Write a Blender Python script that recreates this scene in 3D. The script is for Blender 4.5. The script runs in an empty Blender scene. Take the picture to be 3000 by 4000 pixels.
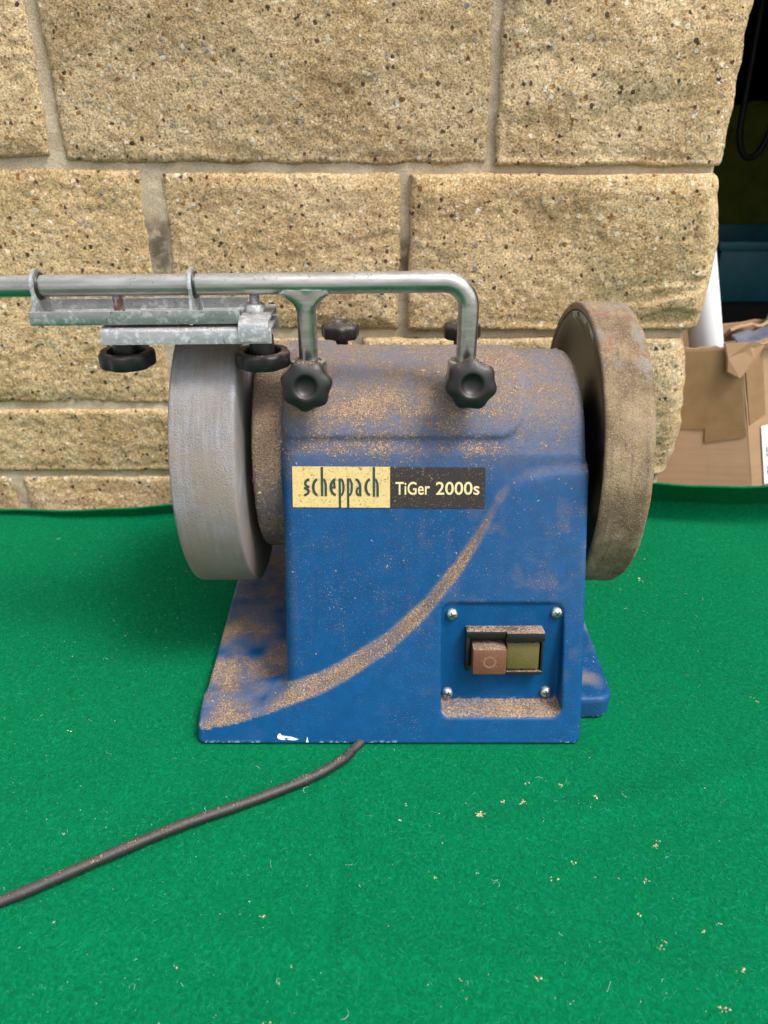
import bpy, bmesh, math, random
import numpy as np
from mathutils import Vector, Matrix, Euler
from mathutils.geometry import tessellate_polygon

SC = bpy.context.scene
COL = SC.collection
R = math.radians
PI = math.pi
rng = random.Random(7)
nr = np.random.default_rng(11)

# ------------------------------------------------------------------ camera
CAM_H = 0.3716
cam_data = bpy.data.cameras.new('camera')
cam = bpy.data.objects.new('camera', cam_data)
COL.objects.link(cam)
cam.location = (0, 0, CAM_H)
cam.rotation_euler = (R(62), 0, 0)
cam_data.sensor_fit = 'VERTICAL'
cam_data.sensor_height = 24
cam_data.lens = 18
cam_data.clip_start = 0.01
cam_data.clip_end = 400
cam_data.dof.use_dof = True
cam_data.dof.focus_distance = 0.50
cam_data.dof.aperture_fstop = 6.5
SC.camera = cam

# ------------------------------------------------------------------ sky, sun, exposure
SUN_EL, SUN_AZ = 60, 124          # azimuth the light comes from, degrees clockwise from +Y
world = bpy.data.worlds.new('World')
SC.world = world
world.use_nodes = True
wn = world.node_tree
wn.nodes.clear()
wo = wn.nodes.new('ShaderNodeOutputWorld')
wb = wn.nodes.new('ShaderNodeBackground')
sky = wn.nodes.new('ShaderNodeTexSky')
sky.sky_type = 'NISHITA'
sky.sun_disc = False
sky.sun_elevation = R(SUN_EL)
sky.sun_rotation = R(SUN_AZ)
sky.air_density = 1.0
sky.dust_density = 5.0
sky.ozone_density = 1.0
hs = wn.nodes.new('ShaderNodeHueSaturation')
hs.inputs['Saturation'].default_value = 0.22      # overcast: a nearly grey sky
wn.links.new(sky.outputs[0], hs.inputs['Color'])
wn.links.new(hs.outputs[0], wb.inputs['Color'])
wb.inputs['Strength'].default_value = 0.15
wn.links.new(wb.outputs[0], wo.inputs['Surface'])

sun_data = bpy.data.lights.new('sun', 'SUN')
sun_data.energy = 1.5
sun_data.angle = R(15)
sun_data.color = (1.0, 0.96, 0.90)
sun = bpy.data.objects.new('sun', sun_data)
COL.objects.link(sun)
az, el = R(SUN_AZ), R(SUN_EL)
sdir = Vector((math.sin(az) * math.cos(el), math.cos(az) * math.cos(el), math.sin(el)))
sun.rotation_euler = (-sdir).to_track_quat('-Z', 'Y').to_euler()
sun.location = sdir * 5

SC.view_settings.view_transform = 'Standard'
SC.view_settings.look = 'None'
SC.view_settings.gamma = 1
SC.view_settings.use_curve_mapping = False
SC.view_settings.exposure = 0.82
SC.render.engine = 'CYCLES'

# ------------------------------------------------------------------ numpy noise
def _hash(ix, iy, iz, seed):
    h = (ix.astype(np.int64) * 374761393 + iy.astype(np.int64) * 668265263 + iz.astype(np.int64) * 2147483647 + seed * 1274126177) & 0x7fffffff
    h = ((h ^ (h >> 13)) * 1274126177) & 0x7fffffff
    h = ((h ^ (h >> 16)) * 668265263) & 0x7fffffff
    return ((h ^ (h >> 15)) & 0xffff) / 65535.0

def vnoise(x, y, z, seed=0):
    x, y, z = np.broadcast_arrays(np.asarray(x, float), np.asarray(y, float), np.asarray(z, float))
    xi, yi, zi = np.floor(x), np.floor(y), np.floor(z)
    fx, fy, fz = x - xi, y - yi, z - zi
    fx, fy, fz = [f * f * f * (f * (f * 6 - 15) + 10) for f in (fx, fy, fz)]
    r = 0
    for a in (0, 1):
        for b in (0, 1):
            for c in (0, 1):
                w = (fx if a else 1 - fx) * (fy if b else 1 - fy) * (fz if c else 1 - fz)
                r = r + w * _hash(xi + a, yi + b, zi + c, seed)
    return r * 2 - 1

def fbm(x, y, z, octv=4, seed=0, gain=0.5):
    r, a = 0, 1.0
    for o in range(octv):
        r = r + a * vnoise(x * 2 ** o, y * 2 ** o, z * 2 ** o, seed + o * 17)
        a *= gain
    return r

def sstep(a, b, x):
    t = np.clip((x - a) / (b - a), 0, 1)
    return t * t * (3 - 2 * t)

# ------------------------------------------------------------------ object helpers
WL = {}
def thing(name, loc, label, cat, group=None):
    o = bpy.data.objects.new(name, None)
    COL.objects.link(o)
    o.empty_display_size = 0.02
    o.location = loc
    o['label'] = label
    o['category'] = cat
    if group:
        o['group'] = group
    WL[o] = Vector(loc)
    return o

def mesh_of(name, verts, faces, mat, smooth=True):
    me = bpy.data.meshes.new(name)
    if isinstance(verts, np.ndarray):
        verts = verts.tolist()
    if isinstance(faces, np.ndarray):
        faces = faces.tolist()
    me.from_pydata(verts, [], faces)
    me.materials.append(mat)
    if smooth:
        me.polygons.foreach_set('use_smooth', [True] * len(me.polygons))
    me.update()
    return me

def part(name, verts, faces, mat, parent=None, smooth=True, origin=(0, 0, 0), sharp=None):
    """verts in world coordinates; the object sits at its parent's place (or at origin)."""
    org = WL[parent] if parent else Vector(origin)
    v = np.asarray(verts, float) - np.array(org)
    me = mesh_of(name, v, faces, mat, smooth)
    if sharp is not None and smooth:
        me.set_sharp_from_angle(angle=R(sharp))
    o = bpy.data.objects.new(name, me)
    COL.objects.link(o)
    if parent:
        o.parent = parent
    else:
        o.location = org
    WL[o] = Vector(org)
    return o

def place(name, me, parent, loc, rot=None):
    """me in local coordinates, set at a world point (rot: Euler or Matrix 3x3)."""
    o = bpy.data.objects.new(name, me)
    COL.objects.link(o)
    if parent:
        o.parent = parent
        o.location = Vector(loc) - WL[parent]
    else:
        o.location = loc
    if rot is not None:
        o.rotation_euler = rot if isinstance(rot, Euler) else rot.to_euler()
    WL[o] = Vector(loc)
    return o

def tag(o, label, cat=None, kind=None, group=None):
    if label: o['label'] = label
    if cat: o['category'] = cat
    if kind: o['kind'] = kind
    if group: o['group'] = group
    return o

class MB:
    def __init__(self):
        self.v, self.f = [], []
    def add(self, v, f):
        n = len(self.v)
        self.v += [tuple(p) for p in v]
        self.f += [tuple(i + n for i in q) for q in f]
        return self
    def box(self, a, b, bev=0.0, seg=2, M=None):
        bm = bmesh.new()
        bmesh.ops.create_cube(bm, size=1)
        c = [(a[i] + b[i]) / 2 for i in range(3)]
        s = [abs(b[i] - a[i]) for i in range(3)]
        for v in bm.verts:
            v.co = Vector([c[i] + v.co[i] * s[i] for i in range(3)])
        if bev:
            bmesh.ops.bevel(bm, geom=bm.edges[:], offset=bev, segments=seg, profile=0.5, affect='EDGES')
        bm.verts.index_update()
        vs = [(M @ v.co if M else v.co)[:] for v in bm.verts]
        fs = [[v.index for v in f.verts] for f in bm.faces]
        bm.free()
        return self.add(vs, fs)
    def lathe(self, prof, org, axis, n=48, close=True):
        """prof: (radius, along axis) pairs; radius 0 ends close to a point."""
        ax = Vector(axis).normalized()
        q = ax.to_track_quat('Z', 'Y').to_matrix()
        vs, fs, rings = [], [], []
        for r, h in prof:
            if r < 1e-7:
                rings.append([len(vs)]); vs.append(Vector(org) + q @ Vector((0, 0, h)))
            else:
                rings.append(list(range(len(vs), len(vs) + n)))
                for k in range(n):
                    t = 2 * PI * k / n
                    vs.append(Vector(org) + q @ Vector((r * math.cos(t), r * math.sin(t), h)))
        for a, b in zip(rings, rings[1:]):
            for k in range(n):
                k2 = (k + 1) % n
                if len(a) == 1 and len(b) == 1: continue
                if len(a) == 1: fs.append((a[0], b[k], b[k2]))
                elif len(b) == 1: fs.append((a[k], b[0], a[k2]))
                else: fs.append((a[k], b[k], b[k2], a[k2]))
        return self.add(vs, fs)
    def tube(self, pts, rad, n=20, caps=True):
        pts = [Vector(p) for p in pts]
        rr = rad if isinstance(rad, (list, tuple)) else [rad] * len(pts)
        vs, fs = [], []
        T = [(pts[min(i + 1, len(pts) - 1)] - pts[max(i - 1, 0)]).normalized() for i in range(len(pts))]
        up = Vector((0, 1, 0)) if abs(T[0].y) < 0.9 else Vector((0, 0, 1))
        N = (up - T[0] * up.dot(T[0])).normalized()
        for i, p in enumerate(pts):
            N = (N - T[i] * N.dot(T[i])).normalized()
            B = T[i].cross(N)
            for k in range(n):
                t = 2 * PI * k / n
                vs.append(p + (N * math.cos(t) + B * math.sin(t)) * rr[i])
        for i in range(len(pts) - 1):
            for k in range(n):
                k2 = (k + 1) % n
                fs.append((i * n + k, i * n + k2, (i + 1) * n + k2, (i + 1) * n + k))
        if caps:
            fs.append(tuple(range(n))[::-1])
            fs.append(tuple((len(pts) - 1) * n + k for k in range(n)))
        return self.add(vs, fs)
    def prism(self, poly, d0, d1, fn):
        """2-D polygon (may be concave), extruded from d0 to d1; fn(a, b, d) gives the point."""
        n = len(poly)
        tri = tessellate_polygon([[Vector((p[0], p[1], 0)) for p in poly]])
        vs = [fn(p[0], p[1], d0) for p in poly] + [fn(p[0], p[1], d1) for p in poly]
        fs = [t for t in tri] + [tuple(i + n for i in t)[::-1] for t in tri]
        fs += [(i, (i + 1) % n, n + (i + 1) % n, n + i) for i in range(n)]
        return self.add(vs, fs)
    def build(self, name, mat, parent=None, smooth=True, sharp=40, origin=(0, 0, 0)):
        o = part(name, np.array(self.v), self.f, mat, parent, smooth, origin)
        bm = bmesh.new(); bm.from_mesh(o.data)
        bmesh.ops.recalc_face_normals(bm, faces=bm.faces)
        bm.to_mesh(o.data); bm.free()
        if smooth:
            o.data.set_sharp_from_angle(angle=R(sharp))
        return o
    def mesh(self, name, mat, smooth=True, sharp=40):
        me = mesh_of(name, self.v, self.f, mat, smooth)
        bm = bmesh.new(); bm.from_mesh(me)
        bmesh.ops.recalc_face_normals(bm, faces=bm.faces)
        bm.to_mesh(me); bm.free()
        if smooth:
            me.set_sharp_from_angle(angle=R(sharp))
        return me

# ------------------------------------------------------------------ material helper
class Mat:
    def __init__(self, name, rough=0.6, metal=0.0, spec=0.5):
        self.m = bpy.data.materials.new(name)
        self.m.use_nodes = True
        self.t = self.m.node_tree
        self.b = self.t.nodes['Principled BSDF']
        self.b.inputs['Roughness'].default_value = rough
        self.b.inputs['Metallic'].default_value = metal
        self.b.inputs['Specular IOR Level'].default_value = spec
        self.tc = self.t.nodes.new('ShaderNodeTexCoord')
        self.co = self.tc.outputs['Object']
    def _in(self, sock, v):
        if v is None: return
        if hasattr(v, 'is_output') or isinstance(v, bpy.types.NodeSocket):
            self.t.links.new(v, sock)
        elif isinstance(v, (tuple, list)) and len(v) == 3 and sock.type == 'RGBA':
            sock.default_value = (*v, 1)
        else:
            sock.default_value = v
    def noise(self, scale, detail=3, rough=0.55, co=None, dist=0.0, out='Fac'):
        n = self.t.nodes.new('ShaderNodeTexNoise')
        self._in(n.inputs['Vector'], co or self.co)
        n.inputs['Scale'].default_value = scale
        n.inputs['Detail'].default_value = detail
        n.inputs['Roughness'].default_value = rough
        n.inputs['Distortion'].default_value = dist
        return n.outputs[out]
    def voro(self, scale, co=None, feature='F1', rand=1.0):
        n = self.t.nodes.new('ShaderNodeTexVoronoi')
        n.feature = feature
        self._in(n.inputs['Vector'], co or self.co)
        n.inputs['Scale'].default_value = scale
        n.inputs['Randomness'].default_value = rand
        return n.outputs
    def math(self, op, a, b=None, c=None, clamp=False):
        n = self.t.nodes.new('ShaderNodeMath')
        n.operation = op
        n.use_clamp = clamp
        for s, v in zip(n.inputs, (a, b, c)):
            self._in(s, v)
        return n.outputs[0]
    def mr(self, v, a, b, c=0.0, d=1.0, smooth=True):
        n = self.t.nodes.new('ShaderNodeMapRange')
        n.interpolation_type = 'SMOOTHSTEP' if smooth else 'LINEAR'
        for s, x in zip(n.inputs, (v, a, b, c, d)):
            self._in(s, x)
        return n.outputs[0]
    def mix(self, f, a, b, mode='MIX'):
        n = self.t.nodes.new('ShaderNodeMix')
        n.data_type = 'RGBA'
        n.blend_type = mode
        self._in(n.inputs[0], f)
        self._in(n.inputs[6], a)
        self._in(n.inputs[7], b)
        return n.outputs[2]
    def ramp(self, f, stops, const=False):
        n = self.t.nodes.new('ShaderNodeValToRGB')
        cr = n.color_ramp
        cr.interpolation = 'CONSTANT' if const else 'LINEAR'
        while len(cr.elements) < len(stops): cr.elements.new(0.5)
        for e, (p, c) in zip(cr.elements, stops):
            e.position = p
            e.color = (*c, 1)
        self._in(n.inputs[0], f)
        return n.outputs[0]
    def attr(self, name, out='Fac'):
        n = self.t.nodes.new('ShaderNodeAttribute')
        n.attribute_name = name
        return n.outputs[out]
    def scale_co(self, s, rot=None, co=None):
        n = self.t.nodes.new('ShaderNodeMapping')
        n.inputs['Scale'].default_value = s
        if rot: n.inputs['Rotation'].default_value = rot
        self._in(n.inputs['Vector'], co or self.co)
        return n.outputs[0]
    def nz(self):
        g = self.t.nodes.new('ShaderNodeNewGeometry')
        s = self.t.nodes.new('ShaderNodeSeparateXYZ')
        self.t.links.new(g.outputs['Normal'], s.inputs[0])
        return s.outputs[2]
    def sep(self, v):
        s = self.t.nodes.new('ShaderNodeSeparateXYZ')
        self._in(s.inputs[0], v)
        return s.outputs
    def color(self, c): self._in(self.b.inputs['Base Color'], c); return self
    def rough(self, c): self._in(self.b.inputs['Roughness'], c); return self
    def metal(self, c): self._in(self.b.inputs['Metallic'], c); return self
    def bump(self, h, dist=0.001, strength=1.0):
        n = self.t.nodes.new('ShaderNodeBump')
        n.inputs['Distance'].default_value = dist
        n.inputs['Strength'].default_value = strength
        self._in(n.inputs['Height'], h)
        prev = self.b.inputs['Normal'].links
        if prev:
            self.t.links.new(prev[0].from_socket, n.inputs['Normal'])
        self.t.links.new(n.outputs[0], self.b.inputs['Normal'])
        return self

DUST_A, DUST_B = (0.27, 0.175, 0.118), (0.40, 0.288, 0.195)

def dusty(m, base, base_rough, amount, grain=900, patch=45, metal=None, film=0.25, speck=0.8):
    """lay sawdust over a base colour; amount (clumps) and film (thin even haze) 0..1, socket or number"""
    n1 = m.noise(patch, 5, 0.65)
    n2 = m.noise(grain, 2, 0.6)
    n3 = m.noise(grain * 0.38, 3, 0.65)
    s = m.math('ADD', amount, m.math('MULTIPLY', m.math('SUBTRACT', n1, 0.5), 1.1))
    s = m.math('ADD', s, m.math('MULTIPLY', m.math('SUBTRACT', n2, 0.5), 1.6))
    s = m.math('ADD', s, m.math('MULTIPLY', m.math('SUBTRACT', n3, 0.5), 0.8))
    heavy = m.mr(s, 0.50, 0.68)
    spk = m.math('MULTIPLY', m.mr(n2, 0.60, 0.70), m.mr(m.math('ADD', amount, m.math('MULTIPLY', m.math('SUBTRACT', n1, 0.5), 0.5)), 0.0, 0.35, 0.0, speck))
    cov = m.math('MAXIMUM', heavy, spk)
    haze = m.math('MULTIPLY', m.mr(n3, 0.25, 0.75, 0.6, 1.15), film)
    haze = m.math('MULTIPLY', haze, m.mr(n1, 0.3, 0.7, 0.75, 1.15), clamp=True)
    dcol = m.mix(m.noise(30, 3), DUST_A, DUST_B)
    dcol = m.mix(m.mr(n2, 0.32, 0.68), m.mix(1.0, dcol, (0.50, 0.47, 0.45), 'MULTIPLY'), m.mix(1.0, dcol, (1.15, 1.15, 1.15), 'MULTIPLY'))
    c = m.mix(haze, base, (0.235, 0.180, 0.137))
    c = m.mix(cov, c, dcol)
    m.color(c)
    m.rough(m.mr(m.math('MAXIMUM', cov, m.math('MULTIPLY', haze, 1.3)), 0, 1, base_rough, 0.95, False))
    if metal is not None:
        m.metal(m.math('MULTIPLY', metal, m.math('SUBTRACT', 1.0, m.math('MAXIMUM', cov, haze))))
    m.bump(m.math('MULTIPLY', cov, m.math('ADD', n2, n3)), 0.0010, 0.8)
    return cov

# ------------------------------------------------------------------ materials
def make_stone():
    m = Mat('pebbly_reconstituted_stone', 0.92, 0, 0.25)
    big = m.noise(14, 4, 0.6)
    c = m.mix(m.mr(big, 0.35, 0.65), (0.455, 0.33, 0.18), (0.60, 0.465, 0.29))
    # fine sand
    sand = m.noise(560, 3, 0.75)
    c = m.mix(m.mr(sand, 0.3, 0.7), m.mix(1.0, c, (0.46, 0.43, 0.38), 'MULTIPLY'), m.mix(1.0, c, (1.28, 1.28, 1.26), 'MULTIPLY'))
    wob = m.t.nodes.new('ShaderNodeVectorMath'); wob.operation = 'MULTIPLY_ADD'
    m.t.links.new(m.noise(260, 2, out='Color'), wob.inputs[0])
    wob.inputs[1].default_value = (0.004, 0.004, 0.004)
    m.t.links.new(m.co, wob.inputs[2])
    wco = wob.outputs[0]
    hgt = sand
    for sc, lo, rad, stops in (
        (430, 0.30, 0.46, [(0, (0.30, 0.20, 0.09)), (0.45, (0.62, 0.50, 0.30)), (0.62, (0.20, 0.14, 0.07)), (0.72, (0.70, 0.62, 0.48)), (0.84, (0.42, 0.25, 0.09)), (0.955, (0.12, 0.10, 0.075))]),
        (215, 0.50, 0.42, [(0, (0.45, 0.31, 0.15)), (0.50, (0.60, 0.48, 0.31)), (0.76, (0.035, 0.027, 0.022)), (0.80, (0.68, 0.62, 0.52)), (0.87, (0.22, 0.10, 0.035)), (0.92, (0.25, 0.23, 0.21)), (0.96, (0.05, 0.035, 0.028))]),
        (120, 0.74, 0.32, [(0, (0.45, 0.31, 0.15)), (0.74, (0.62, 0.55, 0.43)), (0.86, (0.025, 0.02, 0.022)), (0.91, (0.24, 0.10, 0.03)), (0.94, (0.74, 0.70, 0.62)), (0.97, (0.21, 0.21, 0.215))]),
    ):
        v = m.voro(sc, wco)
        rnd = m.sep(v['Color'])
        size = m.mr(rnd[1], 0, 1, rad * 0.45, rad, False)
        inside = m.mr(m.math('SUBTRACT', v['Distance'], size), -0.05, 0.04, 1, 0)
        on = m.math('GREATER_THAN', rnd[0], lo)
        mask = m.math('MULTIPLY', inside, on)
        c = m.mix(m.math('MULTIPLY', mask, 0.92), c, m.ramp(rnd[0], stops, True))
        hgt = m.math('ADD', hgt, m.math('MULTIPLY', mask, 0.6))
    oi = m.t.nodes.new('ShaderNodeObjectInfo')
    c = m.mix(1.0, c, m.ramp(oi.outputs['Random'], [(0, (0.86, 0.86, 0.84)), (0.5, (1.0, 1.0, 1.0)), (1, (1.04, 1.0, 0.92))]), 'MULTIPLY')
    stain = m.mr(m.noise(22, 5, 0.65), 0.52, 0.72)
    c = m.mix(m.math('MULTIPLY', stain, 0.5), c, m.mix(1.0, c, (0.62, 0.58, 0.48), 'MULTIPLY'))
    m.color(c)
    m.bump(hgt, 0.0012, 0.8)
    m.bump(m.noise(160, 5, 0.65), 0.0014, 0.5)
    return m.m

def make_mortar():
    m = Mat('sandy_mortar', 0.95, 0, 0.2)
    c = m.mix(m.mr(m.noise(18, 4), 0.35, 0.65), (0.48, 0.395, 0.275), (0.58, 0.49, 0.36))
    s = m.noise(1100, 2, 0.7)
    c = m.mix(m.mr(s, 0.3, 0.7), m.mix(1.0, c, (0.72, 0.70, 0.68), 'MULTIPLY'), m.mix(1.0, c, (1.15, 1.15, 1.15), 'MULTIPLY'))
    damp = m.attr('damp')
    c = m.mix(m.math('MULTIPLY', damp, m.mr(m.noise(60, 4), 0.3, 0.55)), c, (0.13, 0.10, 0.072))
    m.color(c)
    m.bump(m.math('ADD', s, m.noise(220, 4, 0.6)), 0.0014, 0.8)
    return m.m

def make_felt():
    m = Mat('green_felt', 1.0, 0, 0.05)
    a = m.noise(9, 3)
    flow = m.t.nodes.new('ShaderNodeVectorMath'); flow.operation = 'MULTIPLY_ADD'
    m.t.links.new(m.noise(35, 3, out='Color'), flow.inputs[0])
    flow.inputs[1].default_value = (0.03, 0.03, 0.03)
    m.t.links.new(m.co, flow.inputs[2])
    f1 = m.noise(1.0, 3, 0.65, co=m.scale_co((700, 260, 500), (0, 0, 0.6), flow.outputs[0]))
    f2 = m.noise(1.0, 3, 0.65, co=m.scale_co((280, 800, 500), (0, 0, 0.9), flow.outputs[0]))
    f3 = m.noise(420, 4, 0.7)
    f = m.math('ADD', m.math('MULTIPLY', f1, 0.35), m.math('ADD', m.math('MULTIPLY', f2, 0.3), m.math('MULTIPLY', f3, 0.35)))
    c = m.ramp(f, [(0.30, (0.0001, 0.062, 0.021)), (0.5, (0.0001, 0.116, 0.042)), (0.70, (0.001, 0.190, 0.078))])
    c = m.mix(m.mr(a, 0.3, 0.7, 0, 0.35), c, m.mix(1.0, c, (0.8, 0.84, 0.82), 'MULTIPLY'))
    m.color(c)
    m.b.inputs['Sheen Weight'].default_value = 0.02
    m.b.inputs['Sheen Roughness'].default_value = 0.6
    m.b.inputs['Sheen Tint'].default_value = (0.25, 0.85, 0.5, 1)
    m.bump(f, 0.0010, 0.6)
    return m.m

def make_blue():
    m = Mat('dusty_blue_paint', 0.35, 0, 0.24)
    n = m.noise(120, 4)
    base = m.mix(m.mr(n, 0.3, 0.7), (0.0002, 0.054, 0.160), (0.0003, 0.064, 0.192))
    d = m.attr('dust')
    worn = m.attr('worn')
    chip = m.math('MULTIPLY', worn, m.mr(m.noise(500, 3), 0.50, 0.58))
    base = m.mix(chip, base, (0.45, 0.55, 0.62))
    # fine rubbed scratches
    sc = m.noise(1.0, 2, 0.5, co=m.scale_co((60, 60, 900), (0.3, 0.7, 0.5)))
    base = m.mix(m.math('MULTIPLY', m.mr(sc, 0.66, 0.75), 0.07), base, (0.16, 0.30, 0.46))
    dusty(m, base, 0.42, d, 1250, 38, film=m.attr('film'))
    m.bump(m.noise(700, 2), 0.00025, 0.35)
    return m.m

def make_simple(name, c0, c1, rough, scale=200, bump=0.0, metal=0.0, spec=0.5):
    m = Mat(name, rough, metal, spec)
    n = m.noise(scale, 4)
    m.color(m.mix(m.mr(n, 0.3, 0.7), c0, c1))
    if bump: m.bump(n, bump, 0.6)
    return m.m

def make_grit():
    m = Mat('grey_grinding_stone', 0.85, 0, 0.3)
    big = m.noise(28, 4, 0.6)
    c = m.mix(m.mr(big, 0.35, 0.65), (0.27, 0.272, 0.292), (0.37, 0.375, 0.41))
    st = m.noise(1.0, 3, 0.6, co=m.scale_co((420, 30, 30)))
    c = m.mix(m.mr(st, 0.42, 0.66, 0, 0.45), c, (0.45, 0.465, 0.52))
    g = m.noise(1100, 2, 0.7)
    c = m.mix(m.mr(g, 0.3, 0.7), m.mix(1.0, c, (0.62, 0.60, 0.58), 'MULTIPLY'), c)
    d = m.attr('dust')
    dn = m.math('ADD', d, m.math('ADD', m.math('MULTIPLY', m.math('SUBTRACT', m.noise(36, 5, 0.65), 0.5), 1.1), m.math('MULTIPLY', m.math('SUBTRACT', g, 0.5), 1.2)))
    cov = m.mr(dn, 0.35, 0.80)
    c = m.mix(m.math('MULTIPLY', cov, 0.75), c, (0.235, 0.18, 0.125))
    m.color(c)
    m.bump(m.math('ADD', g, m.math('MULTIPLY', cov, 0.5)), 0.0007, 0.7)
    return m.m

def make_leather():
    m = Mat('dusty_leather', 0.85, 0, 0.25)
    n = m.noise(30, 5, 0.6)
    c = m.mix(m.mr(n, 0.35, 0.65), (0.115, 0.078, 0.046), (0.29, 0.215, 0.13))
    st = m.noise(1.0, 4, 0.6, co=m.scale_co((330, 26, 26)))
    c = m.mix(m.mr(st, 0.48, 0.68, 0, 0.65), c, (0.105, 0.078, 0.060))
    red = m.attr('worn')
    c = m.mix(m.math('MULTIPLY', red, m.mr(m.noise(75, 4), 0.48, 0.66)), c, (0.20, 0.105, 0.065))
    c = m.mix(m.math('MULTIPLY', red, m.mr(m.noise(55, 4, co=m.scale_co((1.3, 1, 1), (0.5, 0, 0))), 0.52, 0.62)), c, (0.20, 0.175, 0.16))
    g = m.noise(1000, 2, 0.7)
    c = m.mix(m.mr(g, 0.52, 0.72, 0, 0.75), c, (0.38, 0.29, 0.18))
    c = m.mix(m.mr(g, 0.46, 0.30, 0, 0.6), c, (0.10, 0.07, 0.045))
    m.color(c)
    m.bump(m.math('ADD', g, m.noise(300, 3)), 0.0008, 0.7)
    return m.m

def make_metal(name, c0, c1, rough, dust=0.5, zinc=False):
    m = Mat(name, rough, 1.0, 0.5)
    n = m.noise(1.0, 4, 0.6, co=m.scale_co((40, 220, 220)))
    base = m.mix(m.mr(n, 0.3, 0.7), c0, c1)
    pit = m.mr(m.noise(420, 3), 0.64, 0.72)
    base = m.mix(m.math('MULTIPLY', pit, 0.7), base, (0.12, 0.10, 0.08))
    if zinc:
        ox = m.mr(m.noise(230, 6, 0.75), 0.50, 0.60)
        base = m.mix(m.math('MULTIPLY', ox, 0.7), base, (0.56, 0.58, 0.60))
        rust = m.math('MULTIPLY', m.attr('rust'), m.mr(m.noise(260, 4), 0.40, 0.56))
        base = m.mix(rust, base, (0.20, 0.065, 0.03))
        mt = m.math('SUBTRACT', 0.85, m.math('ADD', m.math('MULTIPLY', ox, 0.45), m.math('MULTIPLY', rust, 0.8)), clamp=True)
        mt = m.math('MULTIPLY', mt, 0.8)
    else:
        mt = m.math('SUBTRACT', 1.0, m.math('MULTIPLY', pit, 0.6))
    upf = m.mr(m.nz(), 0.45, 1.0)
    amt = m.math('MULTIPLY', upf, dust)
    dusty(m, base, rough, amt, 1000, 60, metal=mt, film=m.math('MULTIPLY', upf, 0.35), speck=0.5)
    return m.m

def make_black(name, dust=0.55, c=(0.006, 0.006, 0.007), rough=0.40, bias=0.03, film=0.20):
    m = Mat(name, rough, 0, 0.5)
    upf = m.mr(m.nz(), 0.35, 0.98)
    amt = m.math('ADD', bias, m.math('MULTIPLY', upf, dust))
    dusty(m, c, rough, amt, 900, 80, film=m.math('MULTIPLY_ADD', upf, film, 0.012), speck=0.45)
    return m.m

def make_card():
    m = Mat('corrugated_cardboard', 0.85, 0, 0.2)
    n = m.noise(1.0, 3, co=m.scale_co((6, 6, 160)))
    c = m.mix(m.mr(n, 0.3, 0.7), (0.335, 0.215, 0.125), (0.365, 0.236, 0.138))
    c = m.mix(m.mr(m.noise(30, 4), 0.4, 0.7, 0, 0.3), c, (0.27, 0.165, 0.09))
    m.color(c)
    m.bump(n, 0.0008, 0.5)
    return m.m

M_STONE, M_MORTAR, M_FELT, M_BLUE = make_stone(), make_mortar(), make_felt(), make_blue()
M_GRIT, M_LEATHER = make_grit(), make_leather()
M_STEEL = make_metal('zinc_plated_bar', (0.36, 0.36, 0.34), (0.52, 0.52, 0.50), 0.30, 0.30)
M_ZINC = make_metal('galvanised_sheet', (0.30, 0.315, 0.32), (0.42, 0.435, 0.45), 0.46, 0.36, True)
M_SCREW = make_metal('screw_zinc', (0.62, 0.62, 0.60), (0.75, 0.75, 0.72), 0.28, 0.15)
M_KNOB = make_black('black_plastic_knob', 0.34)
M_SWBLK = make_black('black_switch_plastic', 0.62, film=0.7)
M_DISC = make_black('black_wheel_plastic', 0.3, (0.012, 0.011, 0.010), 0.28, 0.10)
M_CABLE = make_black('black_rubber_cable', 0.26, (0.014, 0.014, 0.016), 0.5, 0.10)
M_CARD = make_card()

def make_label(name, base, amt, film):
    m = Mat(name, 0.45, 0, 0.4)
    dusty(m, base, 0.42, amt, 1000, 90, film=film)
    return m.m
M_YEL = make_label('yellow_label_print', (0.62, 0.47, 0.185), 0.22, 0.12)
M_LBLK = make_label('black_label_print', (0.010, 0.009, 0.008), 0.22, 0.06)
M_INK = make_label('dark_green_ink', (0.008, 0.036, 0.036), 0.08, 0.05)
M_CREAM = make_label('cream_lettering', (0.66, 0.56, 0.29), 0.12, 0.05)
def make_button(name, base):
    m = Mat(name, 0.45, 0, 0.4)
    upf = m.mr(m.nz(), 0.3, 0.9)
    dusty(m, base, 0.42, m.math('MULTIPLY_ADD', upf, 0.42, 0.12), 1000, 110, film=m.math('MULTIPLY_ADD', upf, 0.6, 0.14))
    return m.m
M_RED = make_button('faded_red_button', (0.135, 0.042, 0.018))
M_GRN = make_button('faded_green_button', (0.095, 0.082, 0.011))
M_RING = make_label('button_mark', (0.22, 0.105, 0.05), 0.2, 0.2)
M_WPAINT = make_simple('white_paint', (0.75, 0.78, 0.80), (0.86, 0.88, 0.88), 0.5, 300, 0.0004)
M_DARK = make_simple('slot_shade_black', (0.01, 0.01, 0.01), (0.02, 0.018, 0.015), 0.8)  # black that stands in for the shade inside the screw slots
M_DUST = make_simple('sawdust', (0.36, 0.235, 0.14), (0.55, 0.40, 0.25), 0.95, 700)
M_CRUMB = make_simple('pale_wood_crumbs', (0.42, 0.31, 0.18), (0.66, 0.55, 0.36), 0.9, 400)
M_FIBRE = make_simple('felt_fibres', (0.001, 0.11, 0.042), (0.03, 0.34, 0.18), 1.0, 300, 0, 0, 0.05)
M_PALEF = make_simple('pale_fibres', (0.35, 0.55, 0.42), (0.7, 0.78, 0.68), 0.9, 60, 0, 0, 0.05)
M_PIPE = make_simple('white_plastic_pipe', (0.74, 0.76, 0.80), (0.80, 0.81, 0.84), 0.35, 20)
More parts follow.
